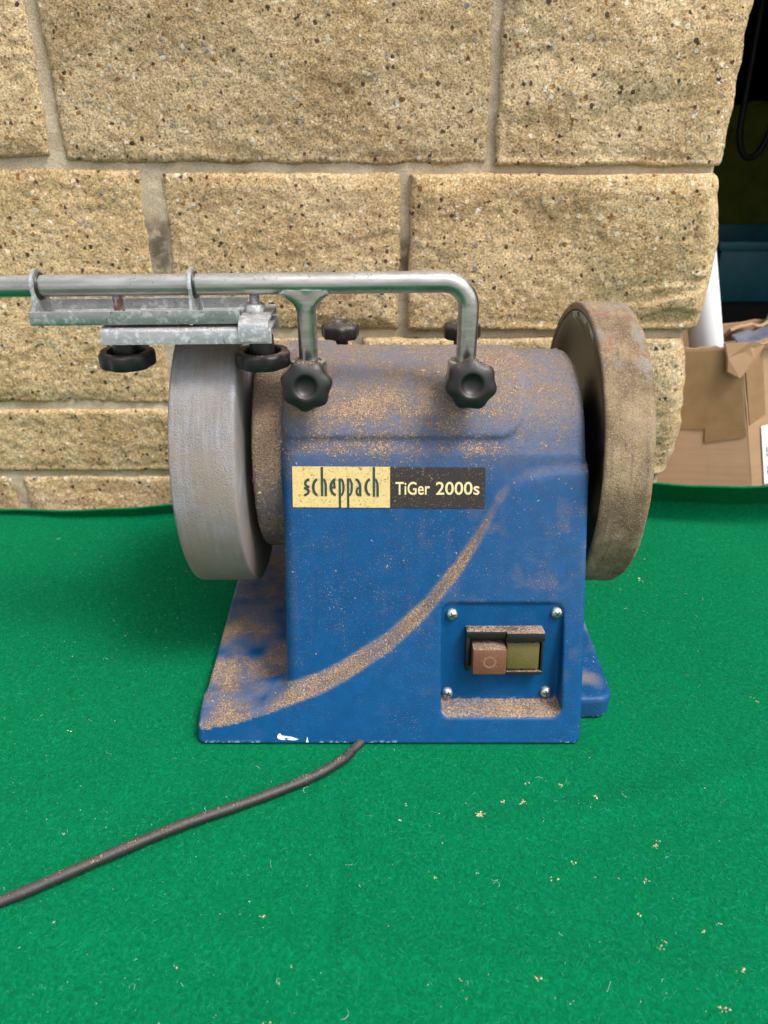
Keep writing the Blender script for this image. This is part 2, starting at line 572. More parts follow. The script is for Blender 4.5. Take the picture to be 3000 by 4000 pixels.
M_TAPE = make_simple('brown_parcel_tape', (0.215, 0.125, 0.055), (0.25, 0.15, 0.068), 0.35, 60, 0.0003)
M_PAPER = make_simple('white_paper_label', (0.78, 0.78, 0.80), (0.85, 0.85, 0.86), 0.6, 40)
M_INKF = make_simple('grey_print', (0.30, 0.30, 0.38), (0.45, 0.45, 0.52), 0.7, 40)
M_BAG = make_simple('slate_grey_plastic', (0.10, 0.11, 0.145), (0.15, 0.16, 0.20), 0.4, 60, 0.001)
M_STALK = make_simple('pale_green_plastic', (0.30, 0.46, 0.26), (0.38, 0.55, 0.33), 0.45, 60)
M_TEAL = make_simple('dark_teal_plastic', (0.010, 0.12, 0.16), (0.015, 0.155, 0.20), 0.5, 30)
M_HIVIS = make_simple('yellow_green_cloth', (0.19, 0.25, 0.03), (0.27, 0.33, 0.045), 0.9, 20, 0.002)
M_GARAGE = make_simple('garage_shade_black', (0.010, 0.0095, 0.009), (0.018, 0.017, 0.015), 0.9, 6)  # near-black colour stands in for the shade of the unlit interior
M_GROUND = make_simple('grey_concrete_paving', (0.22, 0.21, 0.19), (0.30, 0.285, 0.26), 0.9, 12, 0.001)
M_BLKCAB = make_simple('black_rubber', (0.012, 0.012, 0.012), (0.02, 0.02, 0.02), 0.5)

def set_attr(o, name, vals):
    a = o.data.attributes.new(name, 'FLOAT', 'POINT')
    a.data.foreach_set('value', np.asarray(vals, np.float32))

# ------------------------------------------------------------------ ground
gx = 60
g = part('ground', [(-gx, -gx, -0.012), (gx, -gx, -0.012), (gx, gx, -0.012), (-gx, gx, -0.012)], [(0, 1, 2, 3)], M_GROUND, smooth=False)
tag(g, None, kind='structure')

# ------------------------------------------------------------------ stone wall
WY = 0.72
wall = thing('stone_wall', (-0.2, WY + 0.06, -0.012), 'buff pebbly reconstituted stone block wall behind the grinder', 'wall')

def stone_block(x0, x1, z0, z1, seed, proud=0.0, end=False, rough=1.0, tl=0.0, tr=0.0, bulge=0.012):
    """rock-faced block; tl / tr lift the left / right end a little (uneven courses)"""
    st = 0.0022
    nx, nzz = max(6, int((x1 - x0) / st)), max(6, int((z1 - z0) / st))
    s = np.linspace(0, 1, nx + 1)[:, None]
    k = np.linspace(0, 1, nzz + 1)[None, :]
    w, h = x1 - x0, z1 - z0
    X = x0 + s * w + 0 * k
    Z = z0 + k * h + (tl * (1 - s) + tr * s)
    if end:
        bul = bulge * np.sin(PI * np.clip(k * 0.82 + 0.18, 0, 1)) ** 0.7 + 0.002 * fbm(k * 3.1, seed, 0, 3, seed)
        X = X + bul * s ** 3
    # wandering edges
    ex = 0.0016 * fbm(Z * 45, seed * 1.3, 0.5, 3, seed + 3)
    ez = 0.0011 * fbm(X * 38, seed * 2.1, 0.2, 3, seed + 5)
    X = X + ex * (np.abs(s - 0.5) * 2) ** 6
    Z = Z + ez * (np.abs(k - 0.5) * 2) ** 6
    dl, dr_, db, dt = s * w, (1 - s) * w, k * h, (1 - k) * h
    rad = 0.0020
    def edge(d, r):
        t = np.clip(1 - d / r, 0, 1)
        return r * (1 - np.sqrt(np.clip(1 - t * t, 0, 1)))
    rec = edge(dl, rad) + edge(dt, rad * 0.8) + edge(db, rad * 1.1) + (edge(dr_, 0.018) if end else edge(dr_, rad))
    inner = np.clip(np.minimum(np.minimum(dl, dr_), np.minimum(db, dt)) / 0.012, 0, 1)
    n1 = fbm(X * 9 + seed * 7.7, Z * 15, seed, 3, seed, 0.42)
    # stepped chisel ledges running along the block
    q = fbm(X * 5 + seed * 3.1, Z * 24 + 0.7 * fbm(X * 11, Z * 11, seed, 2, seed + 8), seed + 9, 3, seed + 40) * 2.2
    led = (np.floor(q) + sstep(0.66, 1.0, q - np.floor(q)))
    under = sstep(0.45, 0.0, k) * (0.5 + 0.5 * vnoise(X * 12, seed, 0, seed + 2))
    lmask = sstep(0.05, 0.5, vnoise(X * 7 + seed, Z * 9, 4.4, seed + 6)) * (0.25 + 0.75 * sstep(0.6, 0.1, k))
    D = proud + rough * (0.0038 * n1 + 0.0044 * led * lmask) * inner + 0.0022 * inner ** 0.6
    D = D - rough * 0.006 * under * inner
    D = np.maximum(D, 0.0024 * inner + proud * 0.5)
    D = D + 0.0006 * fbm(X * 160, Z * 160, seed, 2, seed + 70) + 0.0007 * vnoise(X * 420, Z * 420, seed, seed + 71)
    Y = WY - D + rec
    V = np.stack([X, Y, Z], -1)
    n0 = (nx + 1) * (nzz + 1)
    idx = np.arange(n0).reshape(nx + 1, nzz + 1)
    F = np.stack([idx[:-1, :-1], idx[1:, :-1], idx[1:, 1:], idx[:-1, 1:]], -1).reshape(-1, 4)
    loop = np.concatenate([idx[:-1, 0], idx[-1, :-1], idx[:0:-1, -1], idx[0, :0:-1]])
    vb = V.reshape(-1, 3)[loop].copy()
    vb[:, 1] = WY + 0.085
    L = len(loop)
    nb = n0 + np.arange(L)
    F2 = np.stack([loop, nb, np.roll(nb, -1), np.roll(loop, -1)], -1)
    return part('stone_block', np.concatenate([V.reshape(-1, 3), vb]), np.concatenate([F, F2]), M_STONE, wall)

blocks = [
    # x0, x1, z0, z1, proud, end, rough, tl, tr
    (-0.66, -0.284, 0.3325, 0.545, 0.004, False, 0.6, 0, 0),
    (-0.270, 0.0845, 0.3275, 0.545, 0.003, False, 0.8, 0.0015, -0.001),
    (0.0955, 0.284, 0.3260, 0.545, 0.006, True, 1.1, 0, 0),
    (-0.66, -0.2115, 0.1130, 0.3215, 0.002, False, 0.7, 0, 0),
    (-0.1905, 0.0130, 0.1850, 0.3180, 0.002, False, 0.8, 0, 0),
    (0.0240, 0.286, 0.1855, 0.3170, 0.008, True, 1.0, 0, 0),
    (-0.55, -0.130, 0.0395, 0.1035, 0.004, False, 1.1, 0, 0),
    (-0.1905, -0.030, 0.0395, 0.1745, 0.002, False, 0.9, 0, 0),
    (-0.018, 0.284, 0.0370, 0.1750, 0.009, True, 1.0, 0, 0),
    (-0.372, -0.105, -0.040, 0.0300, 0.003, False, 0.8, 0, 0),
    (-0.62, -0.386, -0.040, 0.0300, 0.003, False, 0.8, 0, 0),
    (-0.094, 0.120, -0.040, 0.0270, 0.003, False, 0.8, 0, 0),
    (0.131, 0.276, -0.040, 0.0270, 0.003, True, 0.8, 0, 0),
]
# the two left blocks of the middle course must not overlap
blocks[6] = (-0.55, -0.2030, 0.0395, 0.1035, 0.004, False, 1.1, 0, 0)
for i, (x0, x1, z0, z1, pr, en, rg, tl, tr) in enumerate(blocks):
    stone_block(x0 - 0.0016, x1 + (0 if en else 0.0016), z0 - 0.0012, z1 + 0.0012, i * 5 + 3, pr, en, rg, tl, tr, {2: 0.010, 5: 0.017}.get(i, 0.013))

# mortar sheet, set back between the blocks
xs = np.linspace(-0.665, 0.283, 300)[:, None]
zs = np.linspace(-0.05, 0.548, 190)[None, :]
Xm, Zm = xs + 0 * zs, zs + 0 * xs
Ym = WY - 0.0004 + 0.0016 * fbm(Xm * 40, Zm * 40, 3.3, 4, 5) + 0.0006 * vnoise(Xm * 260, Zm * 260, 1, 9)
idx = np.arange(Xm.size).reshape(Xm.shape)
Fm = np.stack([idx[:-1, :-1], idx[1:, :-1], idx[1:, 1:], idx[:-1, 1:]], -1).reshape(-1, 4)
Vm = np.stack([Xm, Ym, Zm], -1).reshape(-1, 3)
damp = (np.exp(-((Vm[:, 0] + 0.200) / 0.016) ** 2) * sstep(0.215, 0.235, Vm[:, 2]) * sstep(0.292, 0.272, Vm[:, 2])
        + 0.9 * np.exp(-((Vm[:, 0] - 0.0185) / 0.012) ** 2) * sstep(0.215, 0.228, Vm[:, 2]) * sstep(0.272, 0.255, Vm[:, 2]))
loop = np.concatenate([idx[:-1, 0], idx[-1, :-1], idx[:0:-1, -1], idx[0, :0:-1]])
vb = Vm[loop].copy(); vb[:, 1] = WY + 0.088
nb = len(Vm) + np.arange(len(loop))
Fm = np.concatenate([Fm, np.stack([loop, nb, np.roll(nb, -1), np.roll(loop, -1)], -1), ])
mo = part('mortar', np.concatenate([Vm, vb]), Fm, M_MORTAR, wall)
set_attr(mo, 'damp', np.concatenate([np.clip(damp, 0, 1), np.zeros(len(vb))]))

# ------------------------------------------------------------------ garage behind the opening
def slab(name, a, b, m):
    o = MB().box(a, b).build(name, m, smooth=False)
    return tag(o, None, kind='structure')
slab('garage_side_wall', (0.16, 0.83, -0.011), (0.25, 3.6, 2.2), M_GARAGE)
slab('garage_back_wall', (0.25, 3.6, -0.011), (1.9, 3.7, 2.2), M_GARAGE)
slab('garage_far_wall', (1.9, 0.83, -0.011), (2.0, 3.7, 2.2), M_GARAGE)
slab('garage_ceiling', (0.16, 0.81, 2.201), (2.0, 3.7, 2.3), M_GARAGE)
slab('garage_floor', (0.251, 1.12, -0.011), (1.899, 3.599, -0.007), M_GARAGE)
slab('light_block_door', (0.252, 0.90, 0.62), (1.899, 0.94, 2.2), M_GARAGE)  # unseen leaf added above the view to keep daylight out of the interior
slab('light_block_panel', (0.85, 0.90, -0.005), (1.899, 0.94, 0.615), M_GARAGE)  # unseen panel added beside the view to narrow the opening and limit light

# ------------------------------------------------------------------ green felt
def felt_z(X, Y):
    z = 0.0020 * fbm(X * 7, Y * 7, 1.7, 3, 21)
    z = z - 0.0018 * np.exp(-((X + 0.028 + 0.004 * vnoise(Y * 14, 0, 0, 4)) / 0.0035) ** 2) * sstep(0.36, 0.33, Y) * sstep(0.20, 0.24, Y)
    z = z + 0.0035 * np.exp(-((X - 0.33 + 0.3 * (Y - 0.5)) / 0.05) ** 2) * sstep(0.25, 0.6, Y)
    z = z + 0.0022 * np.exp(-((Y - 0.315 - 0.25 * (X - 0.10)) / 0.012) ** 2) * sstep(0.0, 0.10, X) + 0.0016 * np.exp(-((Y - 0.235 + 0.10 * X) / 0.010) ** 2)
    near = np.exp(-(np.clip(np.hypot(np.clip(np.abs(X - 0.01) - 0.12, 0, 9), np.clip(np.abs(Y - 0.49) - 0.12, 0, 9)), 0, 9) / 0.03) ** 2)
    return z * (1 - near) - 0.0012

nxf, nyf = 330, 300
xs = np.linspace(-0.58, 0.72, nxf)
L1 = np.linspace(-0.18, 0.682, nyf - 36)
V = np.zeros((nxf, nyf, 3))
for i, x in enumerate(xs):
    fl = 0.010 + 0.033 * sstep(0.16, 0.27, x) + 0.008 * sstep(-0.34, -0.12, x) - 0.006 * sstep(-0.10, 0.05, x) + 0.003 * math.sin(x * 19)
    yb = 0.688 + 0.004 * math.sin(x * 9) + 0.003 * math.sin(x * 31 + 1) + 0.010 * sstep(0.18, 0.32, x) * 0
    V[i, :nyf - 36, 0] = x
    V[i, :nyf - 36, 1] = L1 * (yb - 0.006) / 0.682
    V[i, :nyf - 36, 2] = felt_z(np.full(nyf - 36, x), L1)
    zb = V[i, nyf - 37, 2]
    for j in range(36):
        t = (j + 1) / 36
        a = min(1, t / 0.4) * R(76)
        V[i, nyf - 36 + j, 0] = x
        V[i, nyf - 36 + j, 1] = yb - 0.006 + 0.008 * math.sin(min(a, R(76))) - (0.004 + 0.020 * sstep(0.18, 0.30, x)) * max(0, t - 0.4) / 0.6
        V[i, nyf - 36 + j, 2] = zb + (0.35 * fl * (1 - math.cos(a)) / (1 - math.cos(R(76))) if t < 0.4 else fl * (0.35 + 0.65 * (t - 0.4) / 0.6))
idx = np.arange(nxf * nyf).reshape(nxf, nyf)
F = np.stack([idx[:-1, :-1], idx[1:, :-1], idx[1:, 1:], idx[:-1, 1:]], -1).reshape(-1, 4)
felt = part('felt_cloth', V.reshape(-1, 3), F, M_FELT, origin=(0, 0.3, 0))
felt.data.flip_normals() if felt.data.polygons[0].normal.z < 0 else None
sol = felt.modifiers.new('thickness', 'SOLIDIFY'); sol.thickness = 0.0022; sol.offset = -1
tag(felt, 'bright green felt cloth spread out under the blue grinder', 'cloth')

# loose fuzz of the felt and crumbs on it
def ribbons(n, xr, yr, ln, wd, lift, bend, seed, zf=felt_z, blind=None):
    g = np.random.default_rng(seed)
    x, y = g.uniform(*xr, n), g.uniform(*yr, n)
    a = g.uniform(0, 2 * PI, n)
    L = g.uniform(*ln, n); W = g.uniform(*wd, n); c = g.normal(0, bend, n)
    hgt = g.uniform(*lift, n)
    S = 5
    vs = []
    px, py, ang = x.copy(), y.copy(), a.copy()
    for s in range(S):
        t = s / (S - 1)
        pz = zf(px, py) + 0.0002 + hgt * math.sin(PI * t) ** 0.8
        ox, oy = -np.sin(ang) * W / 2, np.cos(ang) * W / 2
        vs += [np.stack([px - ox, py - oy, pz], -1), np.stack([px + ox, py + oy, pz + 0.00003], -1)]
        px = px + np.cos(ang) * L / (S - 1); py = py + np.sin(ang) * L / (S - 1); ang = ang + c
    V = np.stack(vs, 1).reshape(-1, 3)
    b = np.arange(n)[:, None] * (2 * S)
    F = np.concatenate([np.stack([b[:, 0] + 2 * s, b[:, 0] + 2 * s + 1, b[:, 0] + 2 * s + 3, b[:, 0] + 2 * s + 2], -1) for s in range(S - 1)])
    return V, F
def keep_off_base(V, F, nper):
    ctr = V.reshape(-1, nper, 3).mean(1)
    ok = ~((ctr[:, 0] > -0.125) & (ctr[:, 0] < 0.16) & (ctr[:, 1] > 0.372) & (ctr[:, 1] < 0.63))
    m = ok[(F[:, 0] // nper)]
    return V, F[m]
V, F = ribbons(42000, (-0.36, 0.40), (0.17, 0.67), (0.0015, 0.0045), (0.00006, 0.00014), (0.0001, 0.0006), 0.35, 5)
V, F = keep_off_base(V, F, 10)
tag(part('felt_fuzz', V, F, M_FIBRE), 'fine green fuzz raised all over the felt cloth', 'fuzz', 'stuff')
V, F = ribbons(130, (-0.30, 0.34), (0.19, 0.66), (0.0015, 0.007), (0.00006, 0.00010), (0.0002, 0.0009), 0.5, 8)
V, F = keep_off_base(V, F, 10)
tag(part('loose_threads', V, F, M_PALEF), 'thin pale threads and hairs lying on the green felt', 'threads', 'stuff')

def crumb_mesh(P, N, size, g, flat=0.6):
    """small irregular chips at points P with normals N"""
    n = len(P)
    base = np.array([(1, 0, 0), (-0.5, 0.87, 0), (-0.5, -0.87, 0), (0.1, 0.1, 1), (-0.1, 0, -0.6)])
    fc = np.array([(0, 1, 3), (1, 2, 3), (2, 0, 3), (1, 0, 4), (2, 1, 4), (0, 2, 4)])
    A = g.normal(size=(n, 3))
    T = np.cross(N, A); T /= np.linalg.norm(T, axis=1, keepdims=True) + 1e-9
    B = np.cross(N, T)
    el = g.uniform(0.6, 2.2, n)
    jit = base[None] * g.uniform(0.5, 1.4, (n, 5, 3))
    V = P[:, None] + size[:, None, None] * (jit[:, :, :1] * el[:, None, None] * T[:, None] + jit[:, :, 1:2] * B[:, None] + flat * jit[:, :, 2:] * N[:, None])
    F = (np.arange(n)[:, None, None] * 5 + fc[None]).reshape(-1, 3)
    return V.reshape(-1, 3), F

def ground_px(u, v, z=0.0):
    c, s = math.cos(R(28)), math.sin(R(28))
    dx, dy = (u - 1500) / 3000, (2000 - v) / 3000
    t = (CAM_H - z) / (s - dy * c)
    return dx * t, (c + dy * s) * t
spots = [(1875, 3185, 14, .0016), (1965, 3130, 5, .0010), (2045, 3130, 8, .0011), (2065, 3055, 5, .001), (2195, 3065, 6, .001), (2325, 3108, 6, .0012), (2555, 3310, 6, .0011),
         (2565, 3285, 4, .0009), (2235, 3370, 5, .0009), (2158, 3428, 5, .001), (2522, 3438, 5, .001), (1695, 3430, 4, .0008), (1860, 3410, 4, .0008), (2495, 3575, 4, .0009), (2810, 3605, 4, .0009),
         (2750, 3640, 4, .0008), (2600, 3675, 6, .0008), (2580, 3700, 6, .0008), (2900, 3800, 8, .001), (2832, 3945, 6, .0012), (2100, 3830, 5, .0009), (1800, 3832, 4, .0009), (1822, 3895, 3, .0007),
         (1720, 3922, 3, .0007), (2222, 3913, 3, .0007), (2750, 3085, 2, .0007), (2500, 2270, 5, .0016), (2520, 2190, 4, .0013), (1585, 3145, 4, .0008), (1560, 3205, 4, .0008),
         (275, 2850, 2, .0009), (40, 2853, 2, .0008), (225, 2100, 3, .0009), (490, 2480, 2, .0009), (250, 3255, 4, .0008), (310, 3165, 2, .0007), (415, 3172, 2, .0007),
         (1410, 3460, 4, .0008), (1025, 3582, 5, .0008), (1130, 3770, 3, .0009), (1090, 3840, 3, .0008), (680, 3770, 3, .0008), (830, 3965, 3, .0008), (1040, 3985, 4, .0009), (2960, 2735, 6, .001), (2930, 2715, 4, .0009)]
P, S = [], []
for u, v, n, s in spots:
    x, y = ground_px(u, v)
    for k in range(n):
        P.append((x + rng.gauss(0, s * 1.0), y + rng.gauss(0, s * 0.8), 0)); S.append(s * rng.uniform(0.2, 0.75))
for k in range(1500):
    P.append((rng.uniform(-0.30, 0.36), rng.uniform(0.19, 0.66), 0)); S.append(abs(rng.gauss(0, 0.00014)) + 0.00008)
P = np.array(P); S = np.array(S)
ok = ~((P[:, 0] > -0.13) & (P[:, 0] < 0.163) & (P[:, 1] > 0.37) & (P[:, 1] < 0.64))
P, S = P[ok], S[ok]
P[:, 2] = felt_z(P[:, 0], P[:, 1]) + S * 0.3
V, F = crumb_mesh(P, np.tile([0, 0, 1.0], (len(P), 1)), S, nr)
tag(part('wood_crumbs', V, F, M_CRUMB, smooth=False), 'pale wood crumbs scattered over the green felt', 'crumbs', 'stuff')

# ------------------------------------------------------------------ the grinder
GR = (0.01, 0.47, 0.0)
grinder = thing('bench_grinder', GR, 'dusty blue two-wheel bench grinder with a steel support bar standing on green felt', 'grinder')
AXY, AXZ = 0.524, 0.150          # wheel axle

# --- body as a distance field, meshed with surface nets
def sd_poly(px, py, poly):
    poly = np.asarray(poly, float)
    n = len(poly)
    d = np.full(px.shape, 1e9); s = np.ones(px.shape)
    for i in range(n):
        a, b = poly[i], poly[i - 1]
        ex, ey = b - a
        wx, wy = px - a[0], py - a[1]
        t = np.clip((wx * ex + wy * ey) / (ex * ex + ey * ey), 0, 1)
        d = np.minimum(d, (wx - ex * t) ** 2 + (wy - ey * t) ** 2)
        c1, c2, c3 = py >= a[1], py < b[1], ex * wy > ey * wx
        flip = (c1 & c2 & c3) | (~c1 & ~c2 & ~c3)
        s = np.where(flip, -s, s)
    return (s * np.sqrt(d)).astype(np.float32)
def rect2(px, py, x0, x1, y0, y1, r):
    qx = np.abs(px - (x0 + x1) / 2) - (x1 - x0) / 2 + r
    qy = np.abs(py - (y0 + y1) / 2) - (y1 - y0) / 2 + r
    return (np.minimum(np.maximum(qx, qy), 0) + np.hypot(np.maximum(qx, 0), np.maximum(qy, 0)) - r).astype(np.float32)
def rmax(a, b, r):
    """intersection with a rounded edge of radius r"""
    a2, b2 = a + r, b + r
    return np.minimum(np.maximum(a2, b2), 0) + np.hypot(np.maximum(a2, 0), np.maximum(b2, 0)) - r
def smin(a, b, k):
    h = np.maximum(k - np.abs(a - b), 0) / k
    return np.minimum(a, b) - h * h * k * 0.25

def slab_y(z): return 0.374 + 0.392 * z
def main_y(z): return 0.388 + 0.316 * z
def recess_y(z): return 0.3938 + 0.188 * z
SWEEP = [(-0.1225, 0.0112), (-0.1207, 0.0117), (-0.0972, 0.0162), (-0.0686, 0.0247), (-0.0416, 0.0341), (-0.0257, 0.0425), (0.0026, 0.0604), (0.027, 0.0824), (0.0472, 0.1070),
         (0.0599, 0.1260), (0.0720, 0.1480), (0.0812, 0.1590), (0.0902, 0.1640), (0.1095, 0.1665), (0.1300, 0.1674)]
hh = 0.0012
gx_ = np.arange(-0.129, 0.164, hh, dtype=np.float32)
gy_ = np.arange(0.366, 0.637, hh, dtype=np.float32)
gz_ = np.arange(-0.005, 0.233, hh, dtype=np.float32)
X, Y, Z = gx_[:, None, None], gy_[None, :, None], gz_[None, None, :]
# side profile of the housing
CY, CZ, CR = 0.512, 0.150, 0.0718
prof = [(0.388, -0.03), (0.388, 0.0), (main_y(0.176), 0.176)]
for a in np.linspace(152, 0, 26):
    prof.append((CY + CR * math.cos(R(a)), CZ + CR * math.sin(R(a))))
prof += [(0.606, 0.06), (0.618, 0.0), (0.618, -0.03)]
YY, ZZ = np.meshgrid(gy_, gz_, indexing='ij')
dA2 = sd_poly(YY, ZZ, prof)[None]
draft = 0.0
dxA = np.abs(X - 0.032) - (0.0972 - 0.010 * (Z - 0.05) * 0.3)
dA = rmax(dA2, dxA, 0.0085)
# raised cover over the top
XX, ZX = np.meshgrid(gx_, gz_, indexing='ij')
pad2 = rect2(XX, ZX, -0.20, 0.088, 0.1865, 0.40, 0.016)[:, None, :]
dB = rmax(rmax(dA2 - 0.0028, pad2, 0.0026), dxA, 0.0085)
d = smin(dA, dB, 0.0045)
# proud lower front with the sweeping shoulder
swp = [(-0.1225, -0.03)] + SWEEP + [(0.1300, -0.03)]
dS2 = sd_poly(XX, ZX, swp)[:, None, :]
cosf = 1 / math.sqrt(1 + 0.392 ** 2)
dS = rmax(dS2, (0.374 + 0.392 * Z - Y) * cosf, 0.0034)
dS = rmax(dS, Y - (0.412 + 0.25 * Z), 0.004)
d = smin(d, dS, 0.0062)
# base plate, left and right of the housing
corner = rect2(XX, ZX, -0.1238, 0.1296, 0.0, 0.6, 0.0062)[:, None, :]
XY = np.meshgrid(gx_, gy_, indexing='ij')
bl = rect2(XY[0], XY[1], -0.1235, -0.055, 0.3800, 0.625, 0.010)[:, :, None]
topL = Z - (0.0095 + 0.05 * (Y - 0.376) + 0.0035 * sstep(0.392, 0.400, Y) + 0.12 * np.maximum(X + 0.1225, 0) * sstep(0.43, 0.38, Y) - 0.0022 * sstep(0.409, 0.412, Y))
topL = topL + 0.05 * np.maximum(0.386 - Y, 0) + 0.9 * np.maximum(0.388 - Y, 0)
d = smin(d, rmax(bl, topL, 0.0032), 0.004)
d = np.maximum(d, corner)
br = rect2(XY[0], XY[1], 0.02, 0.156, 0.3985, 0.625, 0.012)[:, :, None]
d = smin(d, rmax(br, Z - (0.0165 + 0.02 * (Y - 0.40)), 0.0035), 0.003)
# motor drum showing between stone and housing
dD = rmax((np.hypot(YY - AXY, ZZ - AXZ) - 0.0745)[None].astype(np.float32), np.abs(X + 0.06) - 0.0255, 0.003)
d = smin(d, dD, 0.002)
# switch recess
rc = rect2(XX, ZX, 0.0372, 0.1158, 0.0165, 0.0876, 0.0065)[:, None, :]
dR = rmax(rc, Y - recess_y(Z), 0.0015)
d = -smin(-d, dR, 0.0012)
# flat underside
d = np.maximum(d, -Z)
d = d.astype(np.float32)

def surface_nets(f, org, h):
    n = np.array(f.shape)
    s = f < 0
    cnt = np.zeros(n - 1, np.int8)
    offs = [(a, b, c) for a in (0, 1) for b in (0, 1) for c in (0, 1)]
    for a, b, c in offs:
        cnt += s[a:n[0] - 1 + a, b:n[1] - 1 + b, c:n[2] - 1 + c]
    act = np.argwhere((cnt > 0) & (cnt < 8))
    vid = np.full(n - 1, -1, np.int64)
    vid[tuple(act.T)] = np.arange(len(act))
    pos = np.zeros((len(act), 3)); num = np.zeros(len(act))
    val = {o: f[tuple((act + o).T)].astype(float) for o in offs}
    for o in offs:
        for ax in range(3):
            if o[ax]: continue
            o2 = list(o); o2[ax] = 1; o2 = tuple(o2)
            fa, fb = val[o], val[o2]
            m = (fa < 0) != (fb < 0)
            t = np.where(m, fa / np.where(m, fa - fb, 1), 0)
            p = np.tile(np.array(o, float), (len(act), 1)); p[:, ax] = t
            pos += p * m[:, None]; num += m
    V = (act + pos / num[:, None]) * h + np.array(org)
    Q = []
    for ax in range(3):
        sl0 = [slice(1, -1)] * 3; sl1 = [slice(1, -1)] * 3
        sl0[ax] = slice(0, -1); sl1[ax] = slice(1, None)
        A, B = s[tuple(sl0)], s[tuple(sl1)]
        e = np.argwhere(A != B)
        inside_first = A[tuple(e.T)]
        e = e + np.array([0 if i == ax else 1 for i in range(3)])
        u, v = (ax + 1) % 3, (ax + 2) % 3
        du, dv = np.eye(3, dtype=int)[u], np.eye(3, dtype=int)[v]
        q = np.stack([vid[tuple((e - du - dv).T)], vid[tuple((e - dv).T)], vid[tuple(e.T)], vid[tuple((e - du).T)]], -1)
        q[~inside_first] = q[~inside_first][:, ::-1]
        Q.append(q)
    return V, np.concatenate(Q)

BV, BF = surface_nets(d, (gx_[0], gy_[0], gz_[0]), hh)
# normals from the field
ii = np.clip(((BV - np.array([gx_[0], gy_[0], gz_[0]])) / hh).astype(int), 1, np.array(d.shape) - 2)
BN = np.stack([d[ii[:, 0] + 1, ii[:, 1], ii[:, 2]] - d[ii[:, 0] - 1, ii[:, 1], ii[:, 2]],
               d[ii[:, 0], ii[:, 1] + 1, ii[:, 2]] - d[ii[:, 0], ii[:, 1] - 1, ii[:, 2]],
               d[ii[:, 0], ii[:, 1], ii[:, 2] + 1] - d[ii[:, 0], ii[:, 1], ii[:, 2] - 1]], -1).astype(float)
BN /= np.linalg.norm(BN, axis=1, keepdims=True) + 1e-9
body = part('body', BV, BF, M_BLUE, grinder)
bx, by, bz = BV.T
up = sstep(0.40, 0.85, BN[:, 2])
inrec = (bx > 0.036) & (bx < 0.118) & (bz < 0.089) & (bz > 0.012) & (by > slab_y(bz) + 0.0008) & (by < 0.42)
top = sstep(0.150, 0.192, bz)
dust = 0.17 + 0.25 * up
film = 0.0 + 0.24 * up
# upper front and cover: film everywhere, clumps in a belt below the knobs
film += top * (0.34 + 0.44 * sstep(0.182, 0.210, bz)) + 0.10 * top * sstep(0.05, -0.02, bx)
belt = sstep(0.158, 0.185, bz) * sstep(0.216, 0.200, bz)
dust += belt * (0.24 - 0.20 * sstep(0.055, 0.10, bx)) + 0.04 * top
drum = (bx < -0.0665) & (bz > 0.05)
dust = np.where(drum, 0.50 + 0.2 * sstep(0.09, 0.13, bz), dust); film = np.where(drum, 0.80, film)
# right half a little hazier half way up, lower front clean
film += 0.04 * sstep(0.04, 0.10, bx) * sstep(0.06, 0.10, bz) * (1 - top)
dust -= 0.10 * sstep(0.075, 0.03, bz) * (1 - up)
film -= 0.03 * sstep(0.06, 0.03, bz) * (1 - up)
basel = sstep(-0.058, -0.076, bx + 0.006 * fbm(bx * 90, by * 90, 0, 2, 5)) * (bz < 0.05) * (BN[:, 2] > 0.4)
bn_ = fbm(bx * 42, by * 42, 0, 4, 77)
dust_b, film_b = 0.38 + 0.42 * bn_, 0.42 + 0.55 * bn_ + 0.2 * sstep(0.42, 0.50, by)
basel_f = (bx < -0.05) & (bz < 0.022) & (BN[:, 2] <= 0.4)
dust = np.where(inrec, np.where(BN[:, 2] > 0.45, 0.62, 0.04), dust)
film = np.where(inrec, np.where(BN[:, 2] > 0.45, 0.65, 0.0), film)
rf = (bx > 0.131) & (bz < 0.03)
dust = np.where(rf, 0.06 + 0.16 * up, dust); film = np.where(rf, 0.05 + up * (0.25 + 0.6 * fbm(bx * 50, by * 50, 0, 2, 71)), film)
# swept ledge
sx = np.array([p[0] for p in SWEEP]); sz = np.array([p[1] for p in SWEEP])
dz_ = bz - np.interp(bx, sx, sz)
ledge = sstep(0.40, 0.58, BN[:, 2]) * (bx > -0.075) * sstep(0.088, 0.066, bx) * (np.abs(dz_) < 0.022) * ~inrec
dust = np.maximum(dust, ledge * 0.64); film = np.maximum(film, ledge * 0.72)
smear = sstep(0.30, 0.85, fbm(bx * 70 + 3, by * 70, bz * 90, 4, 61)) * ~inrec
film = film + 0.10 * smear * sstep(0.02, 0.06, bz) * sstep(0.0, 0.08, bx) + 0.03 * smear; dust = dust + 0.08 * smear
streak = sstep(0.45, 0.9, fbm(bx * 120, 0.5, bz * 12, 3, 63)) * sstep(0.02, 0.08, bz) * ~inrec
film = film + 0.05 * streak
dust = dust * (1 - basel) + dust_b * basel; film = film * (1 - basel) + film_b * basel
set_attr(body, 'film', np.clip(film, 0, 0.88))
set_attr(body, 'dust', np.clip(dust, 0, 1))
worn = 0.5 * sstep(0.0025, 0.0008, bz) * (BN[:, 1] < -0.2) * (fbm(bx * 30, 0, 0, 2, 3) > 0.1) + 0.5 * sstep(0.004, 0.0, np.abs(bz - 0.0165)) * inrec * (BN[:, 2] > 0.1)
set_attr(body, 'worn', np.clip(worn, 0, 1))

